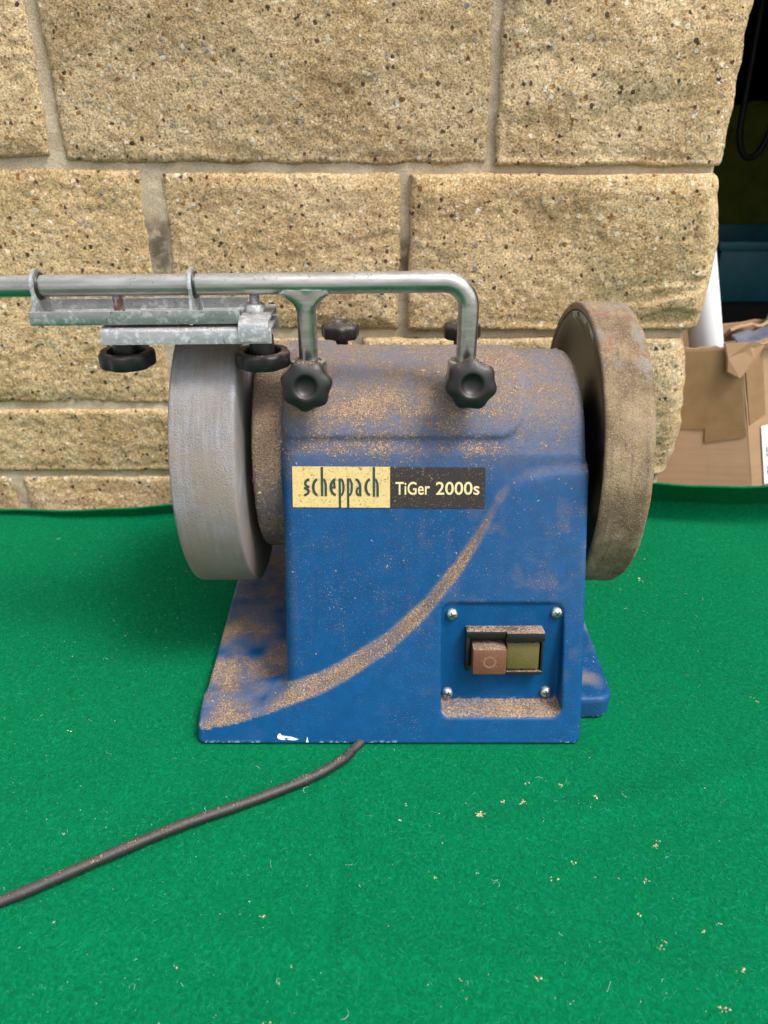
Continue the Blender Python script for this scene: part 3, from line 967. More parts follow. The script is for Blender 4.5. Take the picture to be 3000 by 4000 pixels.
# loose sawdust lying on the body
prob = np.clip(dust - 0.12, 0, 1) ** 1.3 * (bz > 0.004)
prob *= (0.25 + 0.75 * (fbm(bx * 45, by * 45, bz * 45, 3, 91) > -0.05))
pick = nr.choice(len(BV), 9000, replace=True, p=prob / prob.sum())
jit = nr.normal(0, 0.0006, (9000, 3))
N_ = BN[pick]; P_ = BV[pick] + jit - N_ * (jit * N_).sum(1, keepdims=True)
S_ = np.clip(np.abs(nr.normal(0, 0.00020, 9000)) + 0.00012, 0, 0.0007)
V, F = crumb_mesh(P_ + N_ * 0.0001, N_, S_, nr, 0.8)
few = nr.choice(len(BV), 160, p=prob / prob.sum())
V2, F2 = crumb_mesh(BV[few] + BN[few] * 0.0002, BN[few], nr.uniform(0.0004, 0.0011, 160), nr, 0.7)
tag(part('sawdust', np.concatenate([V, V2]), np.concatenate([F, F2 + len(V)]), M_DUST, grinder, smooth=False), None, kind='stuff')

# --- stone wheel and leather honing wheel
def axle_pt(x): return (x, AXY, AXZ)
w = MB()
x0, x1 = -0.132, -0.091
pf = [(0.012, 0.0), (0.05, 0.0), (0.0985, 0.0), (0.0996, 0.0006), (0.1, 0.0018)]
pf += [(0.1, h) for h in np.linspace(0.004, 0.037, 12)]
pf += [(0.1, 0.0392), (0.0997, 0.0403), (0.0985, 0.041), (0.085, 0.041), (0.06, 0.0405), (0.035, 0.0402), (0.012, 0.040)]
w.lathe(pf, axle_pt(x0), (1, 0, 0), 160)
stone = w.build('grinding_stone', M_GRIT, grinder, sharp=60)
vv = np.array(w.v)
ang = np.arctan2(vv[:, 2] - AXZ, -(vv[:, 1] - AXY))       # 0 towards the camera, + up
set_attr(stone, 'dust', np.clip(0.66 - 0.20 * np.sin(ang * 1.0 + 0.2) + 0.22 * sstep(0.75, 1.3, ang) + 0.12 * sstep(-0.25, -0.8, ang), 0, 0.9))
w = MB(); w.lathe([(0.0, 0), (0.010, 0), (0.010, 0.055), (0, 0.055)], axle_pt(-0.137), (1, 0, 0), 24)
w.lathe([(0.010, 0.045), (0.022, 0.045), (0.022, 0.049), (0.010, 0.049)], axle_pt(-0.137), (1, 0, 0), 32)
w.build('axle', M_STEEL, grinder)

honing = MB()
xl = 0.1345
honing.lathe([(0.012, 0.006), (0.030, 0.006), (0.034, 0.009), (0.080, 0.009), (0.086, 0.0045), (0.090, 0.0018), (0.0955, 0.0010), (0.0962, 0.0030), (0.0962, 0.029), (0.090, 0.030), (0.012, 0.030)],
             axle_pt(xl), (1, 0, 0), 140)
honing = honing.build('wheel_disc', M_DISC, grinder, sharp=50)
lb = MB()
n = 140
prof = [(0.0962, 0.0008), (0.0985, 0.0002), (0.0997, 0.0010), (0.1002, 0.0024)] + [(0.1003, h) for h in np.linspace(0.005, 0.0275, 10)] + [(0.1000, 0.0297), (0.0990, 0.0312), (0.0962, 0.0316)]
lb.lathe(prof, axle_pt(xl), (1, 0, 0), n)
leather = lb.build('leather_band', M_LEATHER, honing, sharp=60)
co = np.array([v.co for v in leather.data.vertices]) + np.array(GR)
ang = np.arctan2(co[:, 2] - AXZ, -(co[:, 1] - AXY))
rad = np.hypot(co[:, 2] - AXZ, co[:, 1] - AXY)
dr = 0.0006 * fbm(ang * 6, co[:, 0] * 60, 0.3, 3, 12)
# overlapping joint of the band on top
joint = sstep(1.02, 1.06, ang + (co[:, 0] - xl) * 9) * 0.0010
k = (rad > 0.0975) * (dr + joint) / rad
co[:, 1] += (co[:, 1] - AXY) * k; co[:, 2] += (co[:, 2] - AXZ) * k
leather.data.vertices.foreach_set('co', (co - np.array(GR)).astype(np.float32).ravel())
set_attr(leather, 'worn', sstep(0.78, 1.05, ang + (co[:, 0] - xl) * 4) * 0.9 + 0.35 * sstep(0.022, 0.030, co[:, 0] - xl) * sstep(-0.2, 0.6, ang))
# dried residue peeling on the inside of the rim
rs = MB()
for k in range(26):
    a = R(70 + k * 1.45 + rng.uniform(-0.6, 0.6))
    r0, r1 = 0.0950, 0.0950 - rng.uniform(0.005, 0.015) * (0.5 + 0.5 * math.sin(k * 0.55 + 1))
    for (ra, rb_, a0, a1) in ((r0, r1, a, a + R(1.5)),):
        def rp(r_, a_, off):
            depth = np.interp(r_, [0.080, 0.086, 0.090, 0.0955], [0.009, 0.0045, 0.0018, 0.0010])
            return (xl + depth - off, AXY - r_ * math.cos(a_), AXZ + r_ * math.sin(a_))
        q = [rp(ra, a0, 0.0004), rp(ra, a1, 0.0004), rp((ra + rb_) / 2, a1 - R(0.2), 0.0006), rp(rb_, (a0 + a1) / 2 - R(0.3), 0.0008), rp((ra + rb_) / 2, a0, 0.0006)]
        q2 = [(p[0] + 0.0004, p[1], p[2]) for p in q]
        rs.add(q + q2, [(0, 1, 2, 3, 4), (9, 8, 7, 6, 5)] + [(i, (i + 1) % 5, 5 + (i + 1) % 5, 5 + i) for i in range(5)])
M_RES = make_simple('dried_grey_residue', (0.30, 0.29, 0.25), (0.42, 0.40, 0.34), 0.9, 500)
rs.build('residue_flakes', M_RES, honing, smooth=False)
w = MB(); w.lathe([(0, 0), (0.010, 0), (0.010, 0.014), (0, 0.014)], axle_pt(0.125), (1, 0, 0), 24); w.build('axle', M_STEEL, grinder)

# --- support bar with its two posts
BY = 0.460
def bz_at(x): return 0.2795 + 0.0100 * (x - 0.03)
XR, XLp = 0.0503, -0.0462
path = [(x, BY, bz_at(x)) for x in np.linspace(-0.30, XR - 0.0150, 24)]
cr = 0.0150
for a in np.linspace(0, 90, 12)[1:]:
    path.append((XR - cr + cr * math.sin(R(a)), BY, bz_at(XR - cr) - cr + cr * math.cos(R(a))))
path += [(XR, BY, z) for z in np.linspace(bz_at(XR - cr) - cr - 0.004, 0.215, 6)]
bar = MB().tube(path, 0.0062, 28).build('support_bar', M_STEEL, grinder)
pm = MB()
zt = bz_at(XLp)
pm.lathe([(0.0058, 0.215), (0.0058, zt - 0.0175), (0.0064, zt - 0.0145), (0.0078, zt - 0.0115), (0.0100, zt - 0.0088), (0.0130, zt - 0.0066), (0.0155, zt - 0.0048), (0.0140, zt - 0.0030), (0.0, zt - 0.001)], (XLp, BY, 0), (0, 0, 1), 28)
pv = np.array(pm.v)
wb_ = 0.0010 * fbm(pv[:, 0] * 260, pv[:, 1] * 260, pv[:, 2] * 260, 2, 31)
sel = pv[:, 2] > zt - 0.0160
pv[sel, 0] += wb_[sel]; pv[sel, 1] = BY + np.clip(pv[sel, 1] - BY, -0.0061, 0.0061) + wb_[sel] * 0.6
pm.v = [tuple(p) for p in pv]
pm.build('post', M_STEEL, bar)

for x in (XLp, XR):
    c = MB()
    c.lathe([(0.0, 0.2115), (0.0100, 0.2115), (0.0112, 0.2130), (0.0112, 0.2310), (0.0105, 0.2325), (0.0080, 0.2325), (0.0076, 0.2315), (0.0064, 0.2315), (0, 0.2315)], (x, BY, 0), (0, 0, 1), 40)
    c.box((x - 0.0095, BY, 0.2120), (x + 0.0095, BY + 0.03, 0.2205), 0.002)
    c.lathe([(0.0, 0.0), (0.0062, 0.0), (0.0062, 0.012), (0, 0.012)], (x, BY - 0.0220, 0.222), (0, 1, 0), 24)
    c.build('collar', M_STEEL, grinder)

def knob_mesh(name, r0, mat, h=1.0, lobes=7, amp=0.048):
    rings = [(0.0, 0.0), (0.55, 0.0), (0.90, 0.0), (0.975, 0.0008), (1.0, 0.0026), (1.0, 0.0072), (0.975, 0.0090), (0.90, 0.0102), (0.74, 0.0114), (0.60, 0.0122), (0.50, 0.0126), (0.44, 0.0124), (0.38, 0.0112), (0.28, 0.0098), (0.14, 0.0092), (0.0, 0.0090)]
    n = 84
    m = MB(); vs = []; fs = []; ids = []
    for f, z in rings:
        if f == 0:
            ids.append([len(vs)]); vs.append((0, 0, z * h)); continue
        ids.append(list(range(len(vs), len(vs) + n)))
        wgt = max(0, (f - 0.5) / 0.5) ** 1.2
        for k in range(n):
            t = 2 * PI * k / n
            c = math.cos(lobes * t)
            rr = r0 * f * (1 - amp * wgt + amp * wgt * (c if c > 0 else c * 1.1))
            vs.append((rr * math.cos(t), rr * math.sin(t), z * h))
    for a, b in zip(ids, ids[1:]):
        for k in range(n):
            k2 = (k + 1) % n
            if len(a) == 1: fs.append((a[0], b[k], b[k2]))
            elif len(b) == 1: fs.append((a[k], b[0], a[k2]))
            else: fs.append((a[k], b[k], b[k2], a[k2]))
    return m.add(vs, fs).mesh(name, mat, True, 50)
KM = knob_mesh('knob', 0.0156, M_KNOB)
for x, z, ro in ((-0.0461, 0.2226, 0.15), (0.0517, 0.2236, -0.25)):
    ax = Vector((0, -math.cos(R(10)), math.sin(R(10))))
    q = (ax.to_track_quat('Z', 'Y').to_matrix() @ Matrix.Rotation(ro, 3, 'Z'))
    place('clamp_knob', KM, grinder, (x, 0.4440, z), q)
RKM = knob_mesh('rear_knob', 0.0148, M_KNOB)
for x, ro in ((-0.0335, 0.3), (0.0596, 0.9)):
    ko = place('rear_clamp_knob', RKM, grinder, (x, 0.586, 0.2125), Matrix.Rotation(ro, 3, 'Z'))
    s = MB().lathe([(0, 0.195), (0.0058, 0.195), (0.0058, 0.214), (0, 0.214)], (x, 0.586, 0), (0, 0, 1), 24)
    s.box((x - 0.010, 0.566, 0.176), (x + 0.010, 0.598, 0.196), 0.003)
    s.build('rear_clamp', M_KNOB, grinder)

# --- maker's label on the front
LX0, LX1 = -0.0580, 0.0642
fr_t = Vector((0, 0.316, 1)).normalized(); fr_n = Vector((0, -1, 0.316)).normalized()
LC = Vector((0, main_y(0.1568), 0.1568))
PXW = (LX1 - LX0) / (1557 - 118)
def lab(a, b, dd):
    """pixels of the label drawing -> world"""
    return LC + Vector((LX0 + (a - 118) * PXW, 0, 0)) + fr_t * ((291 - b) * PXW * 1.02) + fr_n * dd
lm = MB().prism([(118, 137), (846, 141), (846, 443), (118, 439)], 0.0001, 0.0005, lab)
yl = lm.build('label_plate', M_YEL, grinder, smooth=False)
tag(yl, 'yellow maker label on the front')
lm = MB().prism([(846, 143), (1557, 147), (1555, 447), (846, 443)], 0.0001, 0.0005, lab)
kl = lm.build('label_plate', M_LBLK, grinder, smooth=False)
tag(kl, 'black model label on the front')
def arc(cx, cy, ax, ay, a0, a1, n=16):
    return [(cx + ax * math.cos(R(a)), cy - ay * math.sin(R(a))) for a in np.linspace(a0, a1, n)]
def ring(cx, cy, ax, ay, bx_, by_, a0, a1):
    return arc(cx, cy, ax, ay, a0, a1) + arc(cx, cy, bx_, by_, a1, a0)
def rect(a, b, c, d_): return [(a, b), (c, b), (c, d_), (a, d_)]
letters = {
    's': [ring(247, 261, 42, 37, 24, 18, 92, 268), ring(203, 322, 44, 34, 25, 16, 88, -88)],
    'c': [ring(306, 290, 43, 66, 22, 47, 92, 268)],
    'h': [rect(330, 141, 348, 356), ring(349, 290, 27, 66, 9, 46, 88, 0), rect(357.5, 288, 376, 356)],
    'e': [ring(442, 290, 48, 66, 27, 47, 92, 268), rect(404, 284, 441, 300), ring(416, 290, 25, 64, 8, 46, 70, 0)],
    'p': [rect(463, 225, 480, 441), ring(481, 290, 27, 66, 10, 47, 88, -88)],
    'p ': [rect(525, 225, 542, 441), ring(543, 290, 27, 66, 10, 47, 88, -88)],
    'a': [ring(588, 290, 45, 66, 26, 48, 88, 0), rect(614, 288, 633, 356), ring(613, 321, 24, 34, 8, 18, 90, 270)],
    'c ': [ring(698, 290, 43, 66, 22, 47, 92, 268)],
    'h ': [rect(717, 142, 735, 360), ring(736, 292, 27, 66, 9, 46, 88, 0), rect(744.5, 290, 763, 360)],
}
lt = MB()
for key, polys in letters.items():
    for i, p in enumerate(polys):
        lt.prism(p, 0.0003, 0.00075 + 0.00004 * i, lab)
lt.build('maker_lettering', M_INK, yl, smooth=False)

def text_part(name, body_txt, mat, parent, a, b, height_px, width_px, bold):
    cu = bpy.data.curves.new(name, 'FONT')
    cu.body = body_txt
    cu.size = 1.0
    cu.offset = bold
    cu.extrude = 0.006
    cu.resolution_u = 4
    o = bpy.data.objects.new(name, cu)
    COL.objects.link(o)
    dg = bpy.context.evaluated_depsgraph_get()
    dg.update()
    me = bpy.data.meshes.new_from_object(o.evaluated_get(dg))
    bpy.data.objects.remove(o)
    v = np.array([p.co[:] for p in me.vertices])
    mn, mx = v.min(0), v.max(0)
    vs = []
    for p in v:
        s = (p[0] - mn[0]) / (mx[0] - mn[0]); t = (p[1] - mn[1]) / (mx[1] - mn[1])
        vs.append(lab(a + s * width_px, b - t * height_px, 0.0007 + (p[2] - mn[2]) / (mx[2] - mn[2]) * 0.0001)[:])
    fs = [tuple(q.vertices) for q in me.polygons]
    bpy.data.meshes.remove(me)
    return part(name, np.array(vs), fs, mat, parent, smooth=False)
text_part('model_lettering', 'TiGer', M_CREAM, kl, 886, 347, 97, 258, 0.012)
text_part('model_lettering', '2000s', M_CREAM, kl, 1188, 347, 97, 326, 0.012)

# --- switch recess: screws and rocker
tr_ = Vector((0, 0.188, 1)).normalized(); nr_ = Vector((0, -1, 0.188)).normalized()
def rcs(x, z, out):
    return Vector((x, recess_y(z), z)) + nr_ * out
RQ = Matrix((Vector((1, 0, 0)), tr_, nr_)).transposed()        # local x, up, out -> world
sm = MB()
sm.lathe([(0.0037, -0.0012), (0.0037, 0.0006), (0.0034, 0.0016), (0.0026, 0.0024), (0.0014, 0.0028), (0.0, 0.0029)], (0, 0, 0), (0, 0, 1), 28)
SM = sm.mesh('screw', M_SCREW, True, 60)
cm = MB().box((-0.0021, -0.00035, 0.0020), (0.0021, 0.00035, 0.0030)).box((-0.00035, -0.0021, 0.0020), (0.00035, 0.0021, 0.00302))  # dark bars on the head, painting the shade of a cross that isn't cut
CM = cm.mesh('cross_slot_shade', M_DARK, False)
for x, z, ro in ((0.0441, 0.0796, 0.4), (0.1118, 0.0806, 0.9), (0.0424, 0.0232, 1.2), (0.1081, 0.0240, 0.2)):
    o = place('screw', SM, grinder, rcs(x, z, 0.0008), RQ @ Matrix.Rotation(ro, 3, 'Z'))
    s = bpy.data.objects.new('cross_slot_shade', CM); COL.objects.link(s); s.parent = o; WL[s] = WL[o]
def swbox(mb, x0, x1, z0, z1, o0, o1, bev=0.0006):
    M4 = Matrix.Translation(rcs((x0 + x1) / 2, (z0 + z1) / 2, 0)) @ RQ.to_4x4()
    h = (z1 - z0) / 2 * math.sqrt(1 + 0.188 ** 2)
    return mb.box((-(x1 - x0) / 2, -h, o0), ((x1 - x0) / 2, h, o1), bev, 2, M4)
sw = MB()
SX0, SX1, SZ0, SZ1, SMX = 0.0530, 0.1030, 0.0420, 0.0712, 0.0785
swbox(sw, SX0, SX1, SZ0 + 0.001, SZ1, -0.002, 0.0015)
swbox(sw, SX0, SX1, SZ1 - 0.0042, SZ1, 0.001, 0.0088)
swbox(sw, SMX, SX1, SZ1 - 0.0060, SZ1 + 0.0003, 0.001, 0.0118)
swbox(sw, SX0, SX0 + 0.0024, SZ0 + 0.0005, SZ1, 0.001, 0.0076)
swbox(sw, SX1 - 0.0014, SX1 + 0.0002, SZ0, SZ1, 0.001, 0.0082)
swbox(sw, SMX, SX1, SZ0 - 0.0015, SZ0 + 0.0012, 0.001, 0.0088)
swbox(sw, SX0, SMX, SZ0 + 0.0002, SZ0 + 0.0016, 0.001, 0.0035)
swb = sw.build('switch_housing', M_SWBLK, grinder, smooth=True, sharp=35)
b = MB(); swbox(b, 0.0568, 0.0785, 0.0440, 0.0618, 0.001, 0.0150, 0.0012)
rb = b.build('red_button', M_RED, swb, sharp=35)
b = MB(); swbox(b, 0.0793, 0.1005, 0.0448, 0.0632, 0.001, 0.0090, 0.0010)
b.build('green_button', M_GRN, swb, sharp=35)
mk = MB(); o_ = rcs(0.0676, 0.0529, 0.0149)
mk.lathe([(0.0030, 0), (0.0030, 0.00025), (0.0042, 0.00025), (0.0042, 0), (0.0030, 0)], o_, nr_, 32)
mk.build('off_mark', M_RING, swb, smooth=False)
# scraped white paint blot and nicks on the front
def fr2(x, z, dd): return Vector((x, slab_y(z), z)) + Vector((0, -1, 0.392)).normalized() * dd
pb = MB()
blot = [(-0.0700, 0.0043), (-0.0697, 0.0057), (-0.0690, 0.0066), (-0.0682, 0.0068), (-0.0676, 0.0061), (-0.0672, 0.0055), (-0.0640, 0.0050), (-0.0606, 0.0046), (-0.0580, 0.0038), (-0.0562, 0.0031),
        (-0.0580, 0.0026), (-0.0620, 0.0027), (-0.0640, 0.0033), (-0.0600, 0.0034), (-0.0640, 0.0041), (-0.0655, 0.0040), (-0.0648, 0.0028), (-0.0668, 0.0028), (-0.0692, 0.0034)]
pb.prism(blot, 0.0000, 0.0004, fr2)
pb.prism([(-0.0512, 0.0013), (-0.0504, 0.0048), (-0.0496, 0.0013)], 0.0, 0.0004, fr2)
pb.build('paint_blot', M_WPAINT, body, smooth=False)

# --- mains cable coming out from under the base
cab = [(0.035, 0.425), (0.004, 0.398), (-0.0184, 0.3715), (-0.0261, 0.3582), (-0.0428, 0.3434), (-0.0767, 0.3255), (-0.1179, 0.3053), (-0.1668, 0.2768), (-0.2005, 0.2586), (-0.27, 0.225), (-0.36, 0.20)]
def catmull(pts, n=10):
    out = []
    for i in range(len(pts) - 1):
        p = [np.array(pts[min(max(j, 0), len(pts) - 1)], float) for j in (i - 1, i, i + 1, i + 2)]
        for t in np.linspace(0, 1, n, endpoint=False):
            out.append(0.5 * ((2 * p[1]) + (-p[0] + p[2]) * t + (2 * p[0] - 5 * p[1] + 4 * p[2] - p[3]) * t * t + (-p[0] + 3 * p[1] - 3 * p[2] + p[3]) * t ** 3))
    out.append(np.array(pts[-1], float))
    return out
cp = catmull(cab, 12)
cz = [0.0034 - 0.0034 * float(sstep(0.350, 0.374, p[1])) + 0.0005 * math.sin(i * 0.17) + 0.0015 * math.exp(-((p[0] + 0.13) / 0.06) ** 2) for i, p in enumerate(cp)]
cab3 = [(p[0], p[1], z) for p, z in zip(cp, cz)]
cr_ = [0.00305 + 0.00012 * math.sin(i * 0.9) + 0.0001 * math.sin(i * 2.3) for i in range(len(cab3))]
MB().tube(cab3, cr_, 16).build('power_cable', M_CABLE, grinder, sharp=80)

# ------------------------------------------------------------------ sliding jig on the bar
JG = (-0.14, 0.46, 0.25)
jig = thing('sharpening_jig', JG, 'galvanised steel sharpening jig with two black handwheels hanging on the support bar', 'jig')
def chan(name, xa, xb, ya, yb, ztop, zfl, th, lip_up, parent, r=0.0015, tilt=0.0):
    """a folded sheet channel along x: floor with two lips"""
    ys = []
    if lip_up:
        ys = [(ya, ztop), (ya, zfl + 0.002), (ya + 0.0008, zfl + 0.0006), (ya + 0.002, zfl), (yb - 0.002, zfl), (yb - 0.0008, zfl + 0.0006), (yb, zfl + 0.002), (yb, ztop)]
    else:
        ys = [(ya, zfl), (ya, ztop - 0.002), (ya + 0.0008, ztop - 0.0006), (ya + 0.002, ztop), (yb - 0.002, ztop), (yb - 0.0008, ztop - 0.0006), (yb, ztop - 0.002), (yb, zfl)]
    inner = []
    cy = (ya + yb) / 2; cz_ = zfl if not lip_up else ztop
    for y, z in ys:
        iy = y + th if y < cy - 0.004 and abs(y - ya) < 0.0021 else (y - th if y > cy + 0.004 and abs(y - yb) < 0.0021 else y)
        iz = z
        if lip_up and z < ztop - 1e-6: iz = max(z, zfl + th)
        if not lip_up and z > zfl + 1e-6: iz = min(z, ztop - th)
        inner.append((iy, iz))
    poly = ys + inner[::-1]
    return MB().prism(poly, xa, xb, lambda a, b, dd: (dd, a, b + tilt * (dd - xa)))
TI = 0.010
up_c = chan('upper_channel', -0.2050, -0.0835, 0.4440, 0.4800, 0.2655, 0.2572, 0.0016, True, jig, tilt=TI)
uo = up_c.build('upper_channel', M_ZINC, jig, sharp=50)
uv = np.array(up_c.v)
set_attr(uo, 'rust', np.exp(-((uv[:, 0] + 0.1480) / 0.012) ** 2))
lo_c = chan('lower_channel', -0.1650, -0.0655, 0.4420, 0.4780, 0.2560, 0.2470, 0.0016, False, jig, tilt=TI)
lo_o = lo_c.build('lower_channel', M_ZINC, jig, sharp=50)
# eyes riding on the bar
for xe in (-0.2030, -0.1120):
    e = MB()
    zc = bz_at(xe)
    out = []
    for a in np.linspace(-20, 200, 26):
        out.append((BY + 0.0098 * math.cos(R(a)), zc + 0.0098 * math.sin(R(a))))
    out += [(BY - 0.0130, zc - 0.014), (BY - 0.0150, 0.2580), (BY + 0.0150, 0.2580), (BY + 0.0130, zc - 0.014)]
    # plate with a round hole: build as strip between outline and hole
    n = len(out)
    hole = []
    for y, z in out:
        a = math.atan2(z - zc, y - BY)
        hole.append((BY + 0.0066 * math.cos(a), zc + 0.0066 * math.sin(a)))
    th = 0.0019
    vs, fs = [], []
    for dx in (-th / 2, th / 2):
        vs += [(xe + dx, y, z) for y, z in out] + [(xe + dx, y, z) for y, z in hole]
    for i in range(n):
        j = (i + 1) % n
        fs += [(i, j, n + j, n + i), (2 * n + i, 3 * n + i, 3 * n + j, 2 * n + j), (i, 2 * n + i, 2 * n + j, j), (n + i, n + j, 3 * n + j, 3 * n + i)]
    e.add(vs, fs)
    eo = e.build('hanger_eye', M_ZINC, jig, sharp=40)
    sl = MB().lathe([(0.0063, -0.0008), (0.0078, -0.0007), (0.0080, 0.0), (0.0076, 0.0008), (0.0063, 0.0009), (0.0063, -0.0008)], (xe + 0.0014, BY, zc), (1, 0, 0), 32)
    sl.build('bush', M_KNOB, eo)
# end clip folded over the lower channel
cl = MB()
tz = TI * 0.10
poly = [(0.4402, 0.2475), (0.4402, 0.2560), (0.4412, 0.2578), (0.4430, 0.2590), (0.4760, 0.2610), (0.4800, 0.2600), (0.4815, 0.2570), (0.4815, 0.2480), (0.4799, 0.2480), (0.4799, 0.2565), (0.4790, 0.2580), (0.4755, 0.2592), (0.4440, 0.2572), (0.4424, 0.2562), (0.4419, 0.2545), (0.4419, 0.2475)]
cl.prism(poly, -0.0840, -0.0668, lambda a, b, dd: (dd, a, b + 0.002))
cl.build('end_clip', M_ZINC, jig, sharp=45)
# threaded studs with handwheels below
hw = MB()
hw.lathe([(0.0, 0.014), (0.0072, 0.014), (0.0078, 0.0), (0.0078, -0.004), (0.0112, -0.004), (0.0114, 0.0040), (0.0119, 0.0048), (0.0158, 0.0048), (0.0168, 0.0040), (0.0171, 0.0030), (0.0170, -0.0034), (0.0162, -0.0044), (0.0145, -0.0050), (0.010, -0.0050), (0, -0.0050)], (0, 0, 0), (0, 0, 1), 84)
hv = []
for p in hw.v:
    r_ = math.hypot(p[0], p[1]); t = math.atan2(p[1], p[0])
    k = 1 - 0.085 * max(0, (r_ - 0.0122) / 0.0045) * (0.5 - 0.5 * math.cos(7 * t)) ** 2
    hv.append((p[0] * k, p[1] * k, p[2]))
hw.v = hv
HW = hw.mesh('handwheel', M_KNOB, True, 40)
for xh, xs_, ztop, ro in ((-0.1580, -0.1580, 0.2790, 0.2), (-0.0745, -0.0770, 0.2815, 0.75)):
    place('handwheel', HW, jig, (xh, 0.4620, 0.2335), Matrix.Rotation(ro, 3, 'Z'))
    st = MB()
    prof = [(0, 0.240)]
    z = 0.240
    while z < ztop - 0.0004:
        prof += [(0.0028, z), (0.0032, z + 0.0003), (0.0028, z + 0.0006)]; z += 0.0009
    prof += [(0.0024, ztop), (0, ztop)]
    st.lathe(prof, (xs_ if xs_ < -0.1 else xs_, 0.4620, 0), (0, 0, 1), 20)
    if xs_ > -0.1:
        st.lathe([(0.0, 0.2600), (0.0062, 0.2600), (0.0062, 0.2660), (0.0052, 0.2668), (0, 0.2668)], (xs_, 0.4620, 0), (0, 0, 1), 24)
    so = st.build('threaded_stud', M_ZINC, jig, sharp=60)
    set_attr(so, 'rust', np.full(len(st.v), 0.9 if xs_ < -0.1 else 0.0))
pk = MB().box((-0.1600, 0.4470, 0.2545), (-0.1080, 0.4760, 0.2572), 0.0006).build('rubber_packing', M_KNOB, jig)

# ------------------------------------------------------------------ things in the garage opening
box = thing('cardboard_box', (0.40, 0.86, -0.011), 'torn open brown cardboard box beside the end of the stone wall', 'box')
A0, A1 = Vector((0.300, 0.782, -0.010)), Vector((0.300, 0.788, 0.1450))      # left end of the near side (bottom, top)
B0, B1 = Vector((0.4125, 0.772, -0.010)), Vector((0.3700, 0.782, 0.1490))    # corner
C0, C1 = Vector((0.640, 0.880, -0.010)), Vector((0.620, 0.905, 0.1720))      # far right
D0, D1 = Vector((0.56, 0.985, -0.010)), Vector((0.55, 0.985, 0.1330))
E0, E1 = Vector((0.302, 0.905, -0.010)), Vector((0.302, 0.905, 0.1320))
def sheet(name, pts, th, mat, parent, n=(14, 10), wob=0.0, seed=0, torn=0.0):
    """a bilinear sheet a-b (bottom) d-c (top) with thickness and ragged top"""
    a, b, c, d_ = pts
    N = (b - a).cross(d_ - a).normalized()
    vs = []
    for side in (0, 1):
        for i in range(n[0] + 1):
            for j in range(n[1] + 1):
                s, t = i / n[0], j / n[1]
                p = (a * (1 - s) + b * s) * (1 - t) + (d_ * (1 - s) + c * s) * t
                w_ = wob * float(fbm(s * 4 + seed, t * 4, seed, 3, seed))
                if j == n[1]: p = p + Vector((0, 0, torn * float(fbm(s * 14, seed, 2, 2, seed + 1))))
                vs.append(p + N * (w_ + side * th))
    fs = []
    st = (n[0] + 1) * (n[1] + 1)
    for i in range(n[0]):
        for j in range(n[1]):
            q = (i * (n[1] + 1) + j, (i + 1) * (n[1] + 1) + j, (i + 1) * (n[1] + 1) + j + 1, i * (n[1] + 1) + j + 1)
            fs += [q, tuple(k + st for k in q[::-1])]
    rim = [i * (n[1] + 1) for i in range(n[0])] + [n[0] * (n[1] + 1) + j for j in range(n[1])] + [i * (n[1] + 1) + n[1] for i in range(n[0], 0, -1)] + [j for j in range(n[1], 0, -1)]
    for k in range(len(rim)):
        a_, b_ = rim[k], rim[(k + 1) % len(rim)]
        fs.append((a_, b_, b_ + st, a_ + st))
    m = MB().add([v[:] for v in vs], fs)
    return m.build(name, mat, parent, sharp=35)
sheet('side_panel', (A0, B0, B1, A1), -0.004, M_CARD, box, wob=0.0005, seed=2, torn=0.002)
sheet('side_panel', (B0, C0, C1, B1), -0.004, M_CARD, box, wob=0.0005, seed=3, torn=0.004)
sheet('side_panel', (C0, D0, D1, C1), -0.004, M_CARD, box, wob=0.002, seed=4)
sheet('side_panel', (D0, E0, E1, D1), -0.004, M_CARD, box, wob=0.002, seed=5, torn=0.003)
sheet('side_panel', (E0, A0, A1, E1), -0.004, M_CARD, box, wob=0.002, seed=6)
def on_panel(a0, b0, b1, a1, s, t): return (a0 * (1 - s) + b0 * s) * (1 - t) + (a1 * (1 - s) + b1 * s) * t
def patch(name, pan, s0, s1, t0, t1, off, mat, parent, wob=0.0015, seed=2, skew=0.0):
    a0, b0, b1, a1 = pan
    N = (b0 - a0).cross(a1 - a0).normalized() * off
    q = [on_panel(a0, b0, b1, a1, s0, t0) + N, on_panel(a0, b0, b1, a1, s1, t0 + skew) + N, on_panel(a0, b0, b1, a1, s1, t1) + N, on_panel(a0, b0, b1, a1, s0, t1) + N]
    return sheet(name, q, 0.0004, mat, parent, (6, 4), 0.0, seed)
PL, PR = (A0, B0, B1, A1), (B0, C0, C1, B1)
patch('parcel_tape', PL, 0.0, 0.97, 0.44, 0.985, 0.0010, M_TAPE, box)
patch('parcel_tape', PL, 0.52, 0.975, 0.34, 0.45, 0.0012, M_TAPE, box, skew=0.05)
patch('parcel_tape', PR, 0.008, 0.10, 0.47, 0.97, 0.0010, M_TAPE, box, skew=0.05)
pl = patch('paper_label', PR, 0.070, 0.36, 0.02, 0.44, 0.0014, M_PAPER, box)
for k, (t0, t1) in enumerate(((0.09, 0.12), (0.13, 0.15), (0.22, 0.24), (0.25, 0.29))):
    patch('printed_line', PR, 0.090, 0.30, t0, t1, 0.0022, M_INKF, pl)
